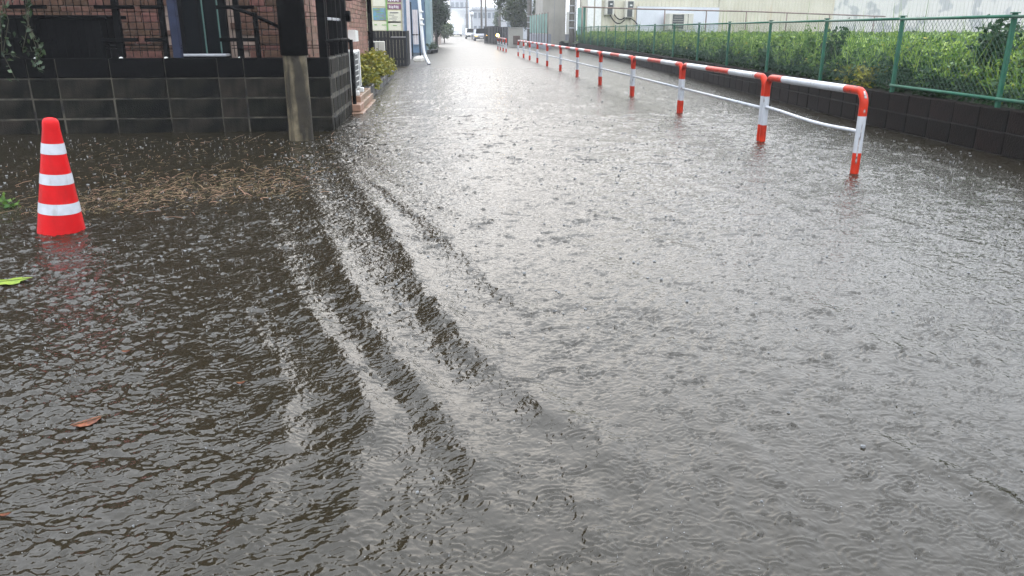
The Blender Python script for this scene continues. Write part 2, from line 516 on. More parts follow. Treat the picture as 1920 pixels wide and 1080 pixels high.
def water_material():
    m = bpy.data.materials.new('muddy_flood_water')
    m.use_nodes = True
    n, l = m.node_tree.nodes, m.node_tree.links
    b = n['Principled BSDF']
    b.inputs['IOR'].default_value = 1.38
    b.inputs['Roughness'].default_value = 0.06
    tc = n.new('ShaderNodeTexCoord')
    t = n.new('ShaderNodeTexNoise')
    t.inputs['Scale'].default_value = 0.6
    t.inputs['Detail'].default_value = 4
    l.new(tc.outputs['Object'], t.inputs['Vector'])
    mx = n.new('ShaderNodeMix')
    mx.data_type = 'RGBA'
    mx.inputs[6].default_value = (0.014, 0.0112, 0.0052, 1)
    mx.inputs[7].default_value = (0.018, 0.0145, 0.009, 1)
    l.new(t.outputs[0], mx.inputs[0])
    l.new(mx.outputs[2], b.inputs['Base Color'])
    # fine rain-beaten ripple under the modelled waves
    mp = n.new('ShaderNodeMapping')
    mp.inputs['Scale'].default_value = (1.0, 0.8, 1.0)
    l.new(tc.outputs['Object'], mp.inputs[0])
    t1 = n.new('ShaderNodeTexNoise')
    t1.inputs['Scale'].default_value = 42
    t1.inputs['Detail'].default_value = 2.5
    t1.inputs['Distortion'].default_value = 0.6
    l.new(mp.outputs[0], t1.inputs['Vector'])
    t2 = n.new('ShaderNodeTexNoise')
    t2.inputs['Scale'].default_value = 11
    t2.inputs['Detail'].default_value = 2
    l.new(mp.outputs[0], t2.inputs['Vector'])
    b1 = n.new('ShaderNodeBump')
    b1.inputs['Strength'].default_value = 1.0
    l.new(t1.outputs[0], b1.inputs['Height'])
    b2 = n.new('ShaderNodeBump')
    b2.inputs['Strength'].default_value = 1.0
    # farther off, where the modelled waves thin out, the ripple map carries the roughness
    sp = n.new('ShaderNodeSeparateXYZ')
    l.new(tc.outputs['Object'], sp.inputs[0])
    far1 = n.new('ShaderNodeMapRange')
    far1.inputs[1].default_value, far1.inputs[2].default_value = 6, 26
    far1.inputs[3].default_value, far1.inputs[4].default_value = 0.006, 0.035
    l.new(sp.outputs[1], far1.inputs[0])
    l.new(far1.outputs[0], b2.inputs['Distance'])
    far0 = n.new('ShaderNodeMapRange')
    far0.inputs[1].default_value, far0.inputs[2].default_value = 2.2, 5.5
    far0.inputs[3].default_value, far0.inputs[4].default_value = 0.0028, 0.0085
    l.new(sp.outputs[1], far0.inputs[0])
    l.new(far0.outputs[0], b1.inputs['Distance'])
    far2 = n.new('ShaderNodeMapRange')
    far2.inputs[1].default_value, far2.inputs[2].default_value = 4, 30
    far2.inputs[3].default_value, far2.inputs[4].default_value = 0.05, 0.30
    l.new(sp.outputs[1], far2.inputs[0])
    l.new(far2.outputs[0], b.inputs['Roughness'])
    l.new(t2.outputs[0], b2.inputs['Height'])
    l.new(b1.outputs[0], b2.inputs['Normal'])
    l.new(b2.outputs[0], b.inputs['Normal'])
    return m


M['water'] = water_material()

# ------------------------------------------------------------------ the setting: ground, flood water, weed field
ground = MB().box(-260, 260, -60, 420, -0.6, -0.4).build('ground', M['soil'])
tag(ground, 'wet ground under the flood water', None, None, 'structure')


def build_water():
    Y = [-15.0, -8.0, -3.0, 0.0, 0.6, 0.9]
    while Y[-1] < 12:
        Y.append(Y[-1] * 1.0025)
    while Y[-1] < 60:
        Y.append(Y[-1] * 1.0062)
    while Y[-1] < 400:
        Y.append(Y[-1] * 1.025)
    Y = np.array(Y)
    NX = 760
    s = np.linspace(0, 1, NX)
    xl = np.where(Y < 0.85, -25.0, -0.72 * np.maximum(Y, 0.9) - 0.7)
    xr = np.where(Y < 0.85, 25.0, 0.86 * np.maximum(Y, 0.9) + 0.7)
    xl, xr = np.maximum(xl, -240), np.minimum(xr, 240)
    dx = (xr - xl) / (NX - 1)
    X = xl[:, None] + (xr - xl)[:, None] * s[None, :]
    YY = np.repeat(Y[:, None], NX, axis=1)
    dy = np.gradient(Y)
    cell = np.maximum(dx, dy)[:, None]
    Z = np.zeros_like(X)
    # short chop running down the street and out of the side lane
    wx = X + 0.05 * np.sin(2.1 * YY + 0.7 * X) + 0.03 * np.sin(5.3 * X - 1.7 * YY)
    wy = YY + 0.06 * np.sin(1.7 * X - 0.9 * YY) + 0.03 * np.sin(4.1 * YY + 2.2 * X)
    g = np.random.default_rng(5)
    for i in range(84):
        lam = 0.024 * (18.0 ** (g.random() ** 1.25))
        th = g.normal(-1.15, 0.75)
        k = 2 * pi / lam
        slope = 0.036 if lam < 0.07 else (0.024 if lam < 0.16 else 0.009)
        a = slope / k * g.uniform(0.6, 1.4)
        att = np.clip(lam / cell / 2.2 - 1.0, 0, 1)
        rows = np.where(att[:, 0] > 0)[0]
        r0, r1 = rows[0], rows[-1] + 1
        Z[r0:r1] += att[r0:r1] * a * np.sin(k * (cos(th) * wx[r0:r1] + sin(th) * wy[r0:r1]) + g.uniform(0, 6.28))
    # patches where the surface is calmer or rougher
    patch = 0.75 + 0.45 * np.sin(1.7 * X + 1.1 * YY + np.sin(2 * YY)) * np.sin(1.3 * YY - 0.7 * X + 1.0) + 0.35 * np.sin(4.3 * X + 1.0 + np.sin(3 * YY)) * np.sin(3.1 * YY + 0.8 * X)
    Z *= np.clip(patch, 0.22, 1.5) * np.interp(X, [-0.9, -0.55, 0.2, 0.7], [1.3, 0.95, 0.75, 0.7])
    # standing swells thrown off the corner of the lane, traced where they lie on the road
    swell = [
        ([(-1.30, 9.0), (-1.05, 7.9), (-0.75, 6.6), (-0.45, 5.4), (-0.25, 4.5), (-0.14, 3.85), (-0.03, 3.3), (0.10, 2.92), (0.24, 2.6), (0.36, 2.32), (0.5, 2.05), (0.60, 1.75)], 0.030, 0.085),
        ([(-1.35, 7.4), (-1.0, 6.0), (-0.72, 4.6), (-0.46, 3.65), (-0.31, 3.2), (-0.19, 2.84), (-0.08, 2.55), (0.02, 2.28), (0.09, 2.0), (0.12, 1.7)], 0.031, 0.080),
        ([(-1.35, 5.6), (-1.0, 4.5), (-0.75, 3.7), (-0.48, 3.1), (-0.34, 2.66), (-0.26, 2.32), (-0.27, 2.1), (-0.29, 1.8), (-0.34, 1.5)], 0.029, 0.076),
        ([(-1.2, 4.2), (-0.85, 3.2), (-0.62, 2.6), (-0.54, 2.2), (-0.55, 1.9), (-0.6, 1.6)], 0.017, 0.06),
        ([(-1.5, 3.9), (-1.1, 3.0), (-0.9, 2.4), (-0.85, 1.9)], 0.011, 0.06),
        ([(-1.0, 8.2), (-0.62, 6.7), (-0.2, 5.4), (0.06, 4.6), (0.22, 3.9), (0.42, 3.3), (0.6, 2.8)], 0.017, 0.070),
        ([(-0.3, 7.6), (0.3, 6.0), (0.6, 4.92), (0.8, 4.39), (0.92, 3.85), (1.02, 3.35), (1.2, 2.8), (1.3, 2.3)], 0.009, 0.08),
        ([(0.9, 5.6), (1.3, 4.6), (1.71, 3.44), (1.79, 2.89), (1.9, 2.4)], 0.009, 0.085),
        ([(1.35, 2.2), (1.54, 1.79), (1.54, 1.58), (1.5, 1.4)], 0.016, 0.045),
        ([(0.9, 2.3), (0.92, 1.9), (0.86, 1.5)], 0.008, 0.04),
        ([(0.36, 2.0), (0.38, 1.7), (0.36, 1.4)], 0.012, 0.04),
        ([(2.6, 6.4), (3.1, 4.8), (3.3, 3.8)], 0.009, 0.07),
        ([(0.5, 9.0), (1.3, 6.8), (1.6, 5.4), (1.9, 4.4)], 0.009, 0.07),
        ([(1.9, 7.5), (2.4, 5.6), (2.6, 4.3)], 0.008, 0.07),
        ([(4.9, 9.0), (4.8, 6.5), (4.4, 5.2)], 0.010, 0.08),
        ([(-3.0, 62), (1.5, 57), (3.6, 60)], 0.05, 0.5),
        ([(-2.0, 75), (1.0, 72), (3.6, 76)], 0.05, 0.5),
        ([(3.58, 11), (3.6, 20), (3.6, 40)], 0.014, 0.07),
    ]
    sx = X + 0.012 * np.sin(7.1 * YY + 4 * X) + 0.010 * np.sin(17.0 * YY - 6 * X + 1.3)
    sy = YY + 0.05 * np.sin(5.2 * X + 3.3 * YY)
    for pl, amp, sig in swell:
        P = np.array(pl)
        # smooth the traced line
        t = np.linspace(0, len(P) - 1, 12 * len(P))
        P = np.stack([np.interp(t, np.arange(len(P)), P[:, i]) for i in (0, 1)], axis=1)
        for _ in range(6):
            P[1:-1] = (P[:-2] + 2 * P[1:-1] + P[2:]) / 4
        m = (Y > P[:, 1].min() - 5 * sig) & (Y < P[:, 1].max() + 5 * sig)
        rr = np.where(m)[0]
        r0, r1 = rr[0], rr[-1] + 1
        xx, yy = sx[r0:r1], sy[r0:r1]
        best = np.full(xx.shape, 1e9)
        par = np.zeros(xx.shape)
        L = len(P) - 1
        for i in range(L):
            a, b = P[i], P[i + 1]
            e = b - a
            u = np.clip(((xx - a[0]) * e[0] + (yy - a[1]) * e[1]) / (e @ e), 0, 1)
            d = np.hypot(xx - a[0] - u * e[0], yy - a[1] - u * e[1])
            w = d < best
            best = np.where(w, d, best)
            par = np.where(w, (i + u) / L, par)
        taper = np.clip(np.sin(pi * np.clip(par, 0.001, 0.999)), 0, 1) ** 0.55
        wob = 1 + 0.28 * np.sin(par * 23 + pl[0][0] * 9) + 0.2 * np.sin(par * 51 + 2 * pl[0][1])
        sg = sig * (0.8 + 0.5 * (yy / yy.max()))
        Z[r0:r1] += amp * taper * wob * (np.exp(-(best / sg) ** 2) - 0.35 * np.exp(-(best / (2.2 * sg)) ** 2))
    # rings and pits of the rain
    g = np.random.default_rng(21)

    def rings(y0, y1, dens, scale):
        A = 0.5 * 1.58 * (y1 ** 2 - y0 ** 2) + 1.4 * (y1 - y0)
        n = int(A * dens)
        ys = np.sqrt(g.uniform(y0 ** 2, y1 ** 2, n))
        xs = g.uniform(-0.72 * ys - 0.7, 0.86 * ys + 0.7)
        age = g.random(n)
        for x, y, t in zip(xs, ys, age):
            r0 = (0.006 + 0.055 * t ** 0.8) * scale
            lam = (0.016 + 0.008 * t) * scale
            w = lam * (0.55 + 0.5 * t)
            R = r0 + 2 * w
            i0, i1 = np.searchsorted(Y, (y - R, y + R))
            if i1 - i0 < 2:
                continue
            im = (i0 + i1) // 2
            j0 = max(int((x - R - xl[im]) / dx[im]), 0)
            j1 = min(int((x + R - xl[im]) / dx[im]) + 2, NX)
            if j1 - j0 < 2:
                continue
            ex, ey = X[i0:i1, j0:j1] - x, YY[i0:i1, j0:j1] - y
            r = np.hypot(ex, ey)
            an = np.arctan2(ey, ex)
            r = r * (1 + 0.10 * np.sin(2 * an + 6 * t) + 0.07 * np.sin(3 * an + 40 * t))
            amp = (0.0026 - 0.0014 * t) * scale * min(0.35 + g.exponential(0.55), 2.2)
            amp = amp * np.clip(0.55 + 0.75 * np.cos(an - 97 * t), 0, 1.3)
            h = amp * np.cos(2 * pi * (r - r0) / lam) * np.exp(-((r - r0) / w) ** 2)
            if t < 0.30:
                h += scale * g.uniform(0.4, 1.3) * (0.0022 * np.exp(-((r - 0.011 * scale) / (0.004 * scale)) ** 2) - 0.006 * np.exp(-(r / (0.008 * scale)) ** 2))
            Z[i0:i1, j0:j1] += h

    rings(0.95, 2.6, 460, 0.85)
    rings(2.6, 4.5, 300, 1.15)
    rings(4.5, 7.5, 120, 1.7)
    rings(7.5, 12.0, 40, 2.5)
    rings(12.0, 24.0, 9, 4.0)
    # water breaking round the rail posts and the cone
    for px_, py_, R_, A_ in [(3.72, 6.74, 0.09, 0.006), (3.72, 8.93, 0.10, 0.007), (3.72, 12.22, 0.10, 0.008), (-2.48, 5.17, 0.17, 0.005), (-1.7, 9.5, 0.2, 0.006)]:
        m_ = (Y > py_ - 1) & (Y < py_ + 1)
        rr = np.where(m_)[0]
        a_, b_ = rr[0], rr[-1] + 1
        r = np.hypot(X[a_:b_] - px_, YY[a_:b_] - py_)
        r = r * (1 + 0.12 * np.sin(5 * np.arctan2(YY[a_:b_] - py_, X[a_:b_] - px_)))
        Z[a_:b_] += A_ * np.cos((r - R_) * 70) * np.exp(-np.clip(r - R_, 0, 9) / 0.12) * (r > R_ * 0.5)
    fade = np.clip((YY - 0.9) / 0.15, 0, 1)
    Z *= fade
    co = np.stack([X, YY, Z], axis=2).reshape(-1, 3)
    ny = len(Y)
    idx = np.arange(ny * NX).reshape(ny, NX)
    q = np.stack([idx[:-1, :-1], idx[:-1, 1:], idx[1:, 1:], idx[1:, :-1]], axis=2).reshape(-1, 4)
    me = raw_mesh('flood_water', co, q, M['water'], smooth=True)
    o = link('flood_water', me)
    tag(o, 'muddy rain-beaten flood water covering the whole street', None, None, 'structure')
    return o


build_water()

# line of the right-hand retaining wall: (Y, X)
WALL_R = [(3.0, 5.72), (7.2, 5.75), (10.2, 5.80), (14.4, 6.14), (20.5, 6.56), (28.7, 7.03), (38.0, 7.6), (49.0, 8.2)]


def wall_x(y):
    return float(np.interp(y, [p[0] for p in WALL_R], [p[1] for p in WALL_R]))


def build_field():
    ys = np.linspace(2, 66, 130)
    offs = [0.16, 0.5, 1.0, 1.8, 3, 5, 8, 12, 18, 26, 36, 50]
    co, q = [], []
    for y in ys:
        for k, o in enumerate(offs):
            z = 0.40 + 0.22 * min(o / 1.5, 1) + 0.05 * sin(y * 1.7 + o * 2.3)
            co.append((wall_x(y) + o, y, z if y < 58 else -0.3))
    n = len(offs)
    for i in range(len(ys) - 1):
        for k in range(n - 1):
            a = i * n + k
            q.append((a, a + 1, a + n + 1, a + n))
    o = link('field', raw_mesh('field', co, q, M['weed_soil'], True))
    tag(o, 'raised weedy field behind the retaining wall', None, None, 'structure')


build_field()

# ------------------------------------------------------------------ right: retaining block wall with individual blocks
TOP_R = 0.47


def build_right_wall():
    t = thing('retaining_wall', 'low dark wet concrete block wall under the green wire fence', 'wall', (5.8, 3.0, 0))
    o0 = Vector((5.8, 3.0, 0))
    bw, bh, bd = 0.46, 0.232, 0.15
    variants = []
    for k in range(4):
        v = MB().cbox(-bw / 2 + 0.005, bw / 2 - 0.005, 0, bd, 0.004, bh - 0.004, 0.006 + 0.002 * k)
        variants.append(v.mesh('block', M['block_right']))
    far = MB()
    core = MB()
    # walk along the line
    pts = [Vector((x, y, 0)) for y, x in WALL_R]
    total = sum((pts[i + 1] - pts[i]).length for i in range(len(pts) - 1))
    s, k = 0.0, 0

    def at(sv):
        for i in range(len(pts) - 1):
            L = (pts[i + 1] - pts[i]).length
            if sv <= L or i == len(pts) - 2:
                d = (pts[i + 1] - pts[i]) / L
                return pts[i] + d * sv, d
            sv -= L
    n_ind = 0
    while s + bw / 2 < total:
        p, d = at(s + bw / 2)
        ang = math.atan2(d.y, d.x)
        for r in range(3):
            z = TOP_R - (r + 1) * bh
            if p.y < 36:
                b = link('block', random.choice(variants), t, (p.x - o0.x, p.y - o0.y, z - o0.z), ang + pi)
                # face of the block looks at the street
                nrm = Vector((-d.y, d.x, 0))
                b.location -= Vector((nrm.x, nrm.y, 0)) * (0 + random.uniform(0, 0.006))
                n_ind += 1
            else:
                q = p - o0
                nrm = Vector((d.y, -d.x, 0))
                a0, a1 = q - d * (bw / 2 - 0.004), q + d * (bw / 2 - 0.004)
                c0, c1 = a0 + nrm * bd, a1 + nrm * bd
                far.add([(a0.x, a0.y, z + .004), (a1.x, a1.y, z + .004), (c1.x, c1.y, z + .004), (c0.x, c0.y, z + .004),
                         (a0.x, a0.y, z + bh - .004), (a1.x, a1.y, z + bh - .004), (c1.x, c1.y, z + bh - .004), (c0.x, c0.y, z + bh - .004)],
                        [(0, 3, 2, 1), (4, 5, 6, 7), (0, 1, 5, 4), (1, 2, 6, 5), (2, 3, 7, 6), (3, 0, 4, 7)])
        s += bw
    tag(far.build('far_blocks', M['block_right'], t), kind='stuff')
    # mortar core, set back behind the block faces
    for i in range(len(pts) - 1):
        a, b = pts[i] - o0, pts[i + 1] - o0
        d = (b - a).normalized()
        nrm = Vector((d.y, -d.x, 0))
        a0, b0 = a + nrm * 0.014, b + nrm * 0.014
        a1, b1 = a + nrm * 0.13, b + nrm * 0.13
        zt = TOP_R - 0.012
        core.add([(a0.x, a0.y, -.3), (b0.x, b0.y, -.3), (b1.x, b1.y, -.3), (a1.x, a1.y, -.3), (a0.x, a0.y, zt), (b0.x, b0.y, zt), (b1.x, b1.y, zt), (a1.x, a1.y, zt)],
                 [(0, 3, 2, 1), (4, 5, 6, 7), (0, 1, 5, 4), (1, 2, 6, 5), (2, 3, 7, 6), (3, 0, 4, 7)])
    core.build('mortar', M['mortar_right'], t)


build_right_wall()


# ------------------------------------------------------------------ right: green wire fence
def build_green_fence():
    ys = [5.8, 7.89, 9.98, 12.4, 15.1, 17.85, 20.6, 23.4, 26.2, 29.0, 31.8, 34.6, 37.4, 40.2, 43.0, 45.8, 48.6]
    t = thing('wire_fence', 'green wire mesh fence standing on the low block wall before the weeds', 'fence', (wall_x(5.8) + 0.07, 5.8, TOP_R))
    o0 = Vector(t.location)
    P = [Vector((wall_x(y) + 0.07, y, 0)) - Vector((o0.x, o0.y, 0)) for y in ys]
    top = 1.385 - TOP_R
    for p in P:
        m = MB()
        m.cbox(p.x - .022, p.x + .022, p.y - .022, p.y + .022, -0.02, top + 0.02, 0.005)
        m.cbox(p.x - .036, p.x + .036, p.y - .036, p.y + .036, top + 0.02, top + 0.032, 0.004)
        m.build('post', M['fence_green'], t)
    wires = MB()
    for i in range(len(P) - 1):
        a, b = P[i], P[i + 1]
        dz = Vector((0, 0, 0))
        A, B = a + Vector((-.03, 0, 0)), b + Vector((-.03, 0, 0))
        MB().tube([A + Vector((0, .0, top - .008)), B + Vector((0, 0, top - .012))], 0.017, 8).build('top_rail', M['fence_green'], t, True)
        if i < 2:
            MB().tube([A + Vector((0, .0, 0.085)), B + Vector((0, 0, 0.085))], 0.02, 6).build('bottom_rail', M['fence_green'], t, True)
        L = (b - a).length
        d = (b - a) / L
        h0, h1 = 0.09, top - 0.02
        hh = h1 - h0
        step = 0.075 if i < 8 else 0.15
        n = 3
        r = 0.0021 if i < 8 else 0.003
        k = -hh
        while k < L:
            for sgn in (1, -1):
                u0, u1 = k, k + hh
                v0, v1 = (h0, h1) if sgn > 0 else (h1, h0)
                c0, c1 = max(u0, 0), min(u1, L)
                if c1 <= c0:
                    continue
                z0 = v0 + (v1 - v0) * (c0 - u0) / hh
                z1 = v0 + (v1 - v0) * (c1 - u0) / hh
                wires.tube([a + d * c0 + Vector((.004 * sgn, 0, z0)), a + d * c1 + Vector((.004 * sgn, 0, z1))], r, n, caps=False)
            k += step
    tag(wires.build('wire_mesh', M['wire'], t), kind='stuff')


build_green_fence()


# ------------------------------------------------------------------ right: weeds and plants
def build_weeds():
    g = np.random.default_rng(3)

    def top(x, y):
        return 0.93 + 0.11 * np.sin(y * 1.3 + x * 0.6) * np.sin(y * 0.37 + 1) + 0.10 * np.sin(y * 3.7 + 1 + np.sin(x * 2)) + 0.06 * np.sin(y * 9.1 + x * 5.1)
    # face of the growth behind the fence
    n = 66000
    y = 4.5 + 45 * g.random(n) ** 1.35
    o = 0.17 + 1.3 * g.random(n) ** 1.3
    x = np.interp(y, [p[0] for p in WALL_R], [p[1] for p in WALL_R]) + o
    tp = top(x, y)
    z = 0.46 + (tp - 0.46) * g.random(n) ** 0.8 * np.clip(0.5 + o / 1.0, 0, 1)
    pts = np.stack([x, y, z], axis=1)
    # leaf colour set dark low down, lighter above
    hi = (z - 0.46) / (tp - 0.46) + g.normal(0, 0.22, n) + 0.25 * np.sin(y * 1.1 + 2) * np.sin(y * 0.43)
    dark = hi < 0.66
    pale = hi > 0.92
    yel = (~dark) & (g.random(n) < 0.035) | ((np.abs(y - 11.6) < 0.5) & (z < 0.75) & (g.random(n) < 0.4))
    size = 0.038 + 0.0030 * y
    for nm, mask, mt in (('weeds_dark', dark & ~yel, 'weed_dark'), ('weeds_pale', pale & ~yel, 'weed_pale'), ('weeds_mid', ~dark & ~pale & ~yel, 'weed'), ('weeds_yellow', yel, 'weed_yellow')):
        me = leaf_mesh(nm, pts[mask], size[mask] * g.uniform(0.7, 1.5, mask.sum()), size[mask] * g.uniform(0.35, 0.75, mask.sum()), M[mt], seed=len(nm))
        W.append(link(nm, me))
    # the field's surface going back to the buildings
    n = 60000
    y = 5 + 52 * g.random(n)
    o = 0.9 + 34 * g.random(n) ** 1.7
    x = np.interp(y, [p[0] for p in WALL_R], [p[1] for p in WALL_R]) + o
    z = top(x, y) - 0.02 - 0.35 * g.random(n) ** 2
    size = 0.05 + 0.0052 * np.hypot(x, y)
    pale = g.random(n) < 0.6 + 0.3 * np.sin(x * 0.7 + y * 0.3)
    for nm, mask, mt in (('field_pale', pale, 'weed_pale'), ('field_mid', ~pale, 'weed')):
        me = leaf_mesh(nm, np.stack([x, y, z], 1)[mask], size[mask], size[mask] * 0.5, M[mt], seed=9)
        W.append(link(nm, me))
    # upright blades
    n = 9000
    y = 5 + 44 * g.random(n) ** 1.2
    o = 0.2 + 4 * g.random(n) ** 1.6
    x = np.interp(y, [p[0] for p in WALL_R], [p[1] for p in WALL_R]) + o
    z0 = top(x, y) - 0.25
    h = 0.2 + g.exponential(0.13, n)
    w = 0.005 + 0.0004 * y
    a = g.uniform(0, 6.28, n)
    lean = g.normal(0, 0.10, (n, 2))
    b0 = np.stack([x - w * np.cos(a), y - w * np.sin(a), z0], 1)
    b1 = np.stack([x + w * np.cos(a), y + w * np.sin(a), z0], 1)
    tip = np.stack([x + lean[:, 0], y + lean[:, 1], z0 + h], 1)
    W.append(link('blades', raw_mesh('blades', np.stack([b0, b1, tip], 1).reshape(-1, 3), np.arange(3 * n).reshape(n, 3), M['weed_blade'])))


W = []
build_weeds()
weeds = tag(link('weeds', None), 'dense green weeds crowding behind the green wire fence', 'weeds', None, 'stuff')
for o_, nm_ in zip(W, ('dark_leaves', 'pale_leaves', 'leaves', 'yellow_leaves', 'field_pale_leaves', 'field_leaves', 'grass_blades')):
    o_.name = nm_
    o_.parent = weeds
    o_['kind'] = 'stuff'


def leafy_plant(name, label, loc, h, spread, n, size, mat, seed, group=None):
    t = thing(name, label, 'plant', loc, 0, group)
    g = np.random.default_rng(seed)
    pts = []
    m = MB()
    ns = 7
    for k in range(ns):
        a = g.uniform(0, 6.28)
        r = spread * g.uniform(0.1, 0.7)
        hh = h * g.uniform(0.6, 1.0)
        pl = [Vector((0.02 * cos(a), 0.02 * sin(a), 0)), Vector((r * 0.4 * cos(a), r * 0.4 * sin(a), hh * 0.5)), Vector((r * cos(a), r * sin(a), hh))]
        m.tube(pl, [0.009, 0.007, 0.003], 5)
        for i in range(n // ns):
            u = g.uniform(0.25, 1.03)
            q = pl[1].lerp(pl[2], (u - 0.5) * 2) if u > 0.5 else pl[0].lerp(pl[1], u * 2)
            pts.append(q + Vector(g.normal(0, spread * 0.17, 3)))
    m.build('stem', M['stem'], t)
    link('foliage', leaf_mesh('foliage', pts, size, size * 0.6, M[mat], seed=seed), t)
    return t


leafy_plant('tall_weed', 'tall dark leafy weed rising above the others by the nearest fence post', (6.40, 8.95, 0.45), 0.92, 0.40, 1300, 0.085, 'weed_dark', 31)
leafy_plant('tall_weed', 'bushy dark weed standing behind the third fence post from the right', (6.35, 12.7, 0.45), 0.80, 0.30, 700, 0.08, 'weed_dark', 32)
leafy_plant('dark_shrub', 'dark shrub low at the right picture edge beyond the nearest fence post', (6.25, 7.5, 0.45), 0.55, 0.38, 1100, 0.075, 'weed_dark', 36)
leafy_plant('dark_shrub', 'low dark shrub halfway between the two nearest fence posts', (6.12, 9.45, 0.42), 0.42, 0.34, 900, 0.07, 'weed_dark', 37)
leafy_plant('dark_shrub', 'dark shrub against the second fence post from the right', (6.25, 10.4, 0.42), 0.48, 0.30, 800, 0.07, 'weed_dark', 38)
leafy_plant('green_shrub', 'mid green shrub reaching above the weeds between the third and fourth fence posts', (6.6, 14.0, 0.45), 0.78, 0.36, 900, 0.085, 'weed', 39)
leafy_plant('dark_shrub', 'dark shrub low behind the fourth fence post from the right', (6.5, 15.6, 0.42), 0.50, 0.42, 900, 0.085, 'weed_dark', 40)
leafy_plant('dark_shrub', 'small dark shrub behind the fifth fence post from the right', (6.75, 18.6, 0.42), 0.50, 0.45, 900, 0.095, 'weed_dark', 46)
leafy_plant('broadleaf_weed', 'pale green broad-leaved weed right of the tall dark weed', (6.7, 8.7, 0.55), 0.62, 0.20, 90, 0.15, 'weed_pale', 33)
leafy_plant('yellow_weed', 'yellowing weed low against the wall top behind the first rail', (6.02, 10.9, 0.48), 0.26, 0.3, 200, 0.075, 'weed_yellow', 34)
leafy_plant('yellow_weed', 'yellow-leaved weed at the right edge of the fence', (6.05, 7.3, 0.48), 0.32, 0.22, 150, 0.08, 'weed_yellow', 35)


# ------------------------------------------------------------------ right: red and white guard rails
def guard_rail(label, y0, y1, nseg, X=3.72, dent=False, lower=True):
    t = thing('guard_rail', label, 'guard rail', (X, y0, 0), 0, 'red and white guard rails along the flooded street')
    r, R, top = 0.037, 0.12, 0.765 - 0.037
    L = y1 - y0
    a, b = r + 0.003, L - r - 0.003
    pts, mi = [], []

    def put(p, m):
        pts.append(Vector(p))
        mi.append(m)
    for z, m in ((-0.35, 0), (0.0, 0), (0.19, 1), (0.515, 0), (top - R, 0)):
        put((0, a, z), m)
    for k in range(1, 8):
        an = pi / 2 * k / 7
        put((0, a + R - R * cos(an), top - R + R * sin(an)), 0)
    span = (b - R) - (a + R)
    first = 0.12 / L * L
    # paint bands along the top: red ends, white and red between
    edges = [a + R + (0.14 if nseg > 3 else 0.22)]
    inner = b - R - (0.14 if nseg > 3 else 0.30) - edges[0]
    cnt = nseg - 2
    for k in range(cnt):
        put((0, edges[0] + inner * k / cnt, top), 1 if k % 2 == 0 else 0)
    put((0, edges[0] + inner, top), 0)
    for k in range(0, 8):
        an = pi / 2 * k / 7
        put((0, b - R + R * sin(an), top - R + R * cos(an)), 0)
    for z, m in ((0.515, 1), (0.19, 0), (0.0, 0), (-0.35, 0)):
        put((0, b, z), m)
    MB().tube(pts, r, 14, mi=mi).build('frame', [M['rail_red'], M['rail_white']], t, True)
    if dent:
        c = [(a, 0.375), (a + 0.22, 0.372), (a + 0.5, 0.362), (a + 0.9, 0.358), (L * 0.62, 0.372), (L - 0.35, 0.392), (b, 0.395)]
        lp = [Vector((0, y, z)) for y, z in c]
        dense = []
        for i in range(len(lp) - 1):
            for u in range(6):
                dense.append(lp[i].lerp(lp[i + 1], u / 6))
        dense.append(lp[-1])
        for _ in range(8):
            dense = [dense[0]] + [(dense[i - 1] + dense[i] * 2 + dense[i + 1]) / 4 for i in range(1, len(dense) - 1)] + [dense[-1]]
        MB().tube(dense, 0.018, 10).build('lower_bar', M['rail_white'], t, True)
        # scraped corner and shin of the nearest post
        sc = MB()
        for (z0, z1, da, wd) in ((0.10, 0.33, 2.3, 0.35), (0.55, 0.575, 2.6, 0.5), (0.30, 0.46, 2.5, 0.18)):
            n = 7
            V = []
            for i in range(n):
                for zz in (z0, z1):
                    an = da + wd * (i / (n - 1) - 0.5) * (1 if zz == z0 else 0.6)
                    V.append(((r + .0015) * cos(an + pi / 2 + 0.4), a + (r + .0015) * sin(an + pi / 2 + 0.4), zz + 0.012 * sin(i * 2.1)))
            sc.add(V, [(2 * i, 2 * i + 2, 2 * i + 3, 2 * i + 1) for i in range(n - 1)])
        sc.build('scraped_paint', M['rail_scrape'], t)
        cr = MB()
        for k in range(3):
            an = radians(28 + 9 * k)
            cc = Vector((0, a + R - (R + r + .002) * cos(an), top - R + (R + r + .002) * sin(an)))
            tg = Vector((0, sin(an), cos(an)))
            sd = Vector((1, 0, 0))
            w = 0.020 - 0.003 * k
            cr.add([cc - sd * w - tg * .012, cc + sd * w * .4 - tg * .012, cc + sd * w * .3 + tg * .012, cc - sd * w * .8 + tg * .012], [(0, 1, 2, 3)])
        cr.build('chipped_corner', M['rail_scrape'], t)
    else:
        MB().tube([(0, a, 0.375), (0, b, 0.375)], 0.018, 10).build('lower_bar', M['rail_white'], t, True)
    return t


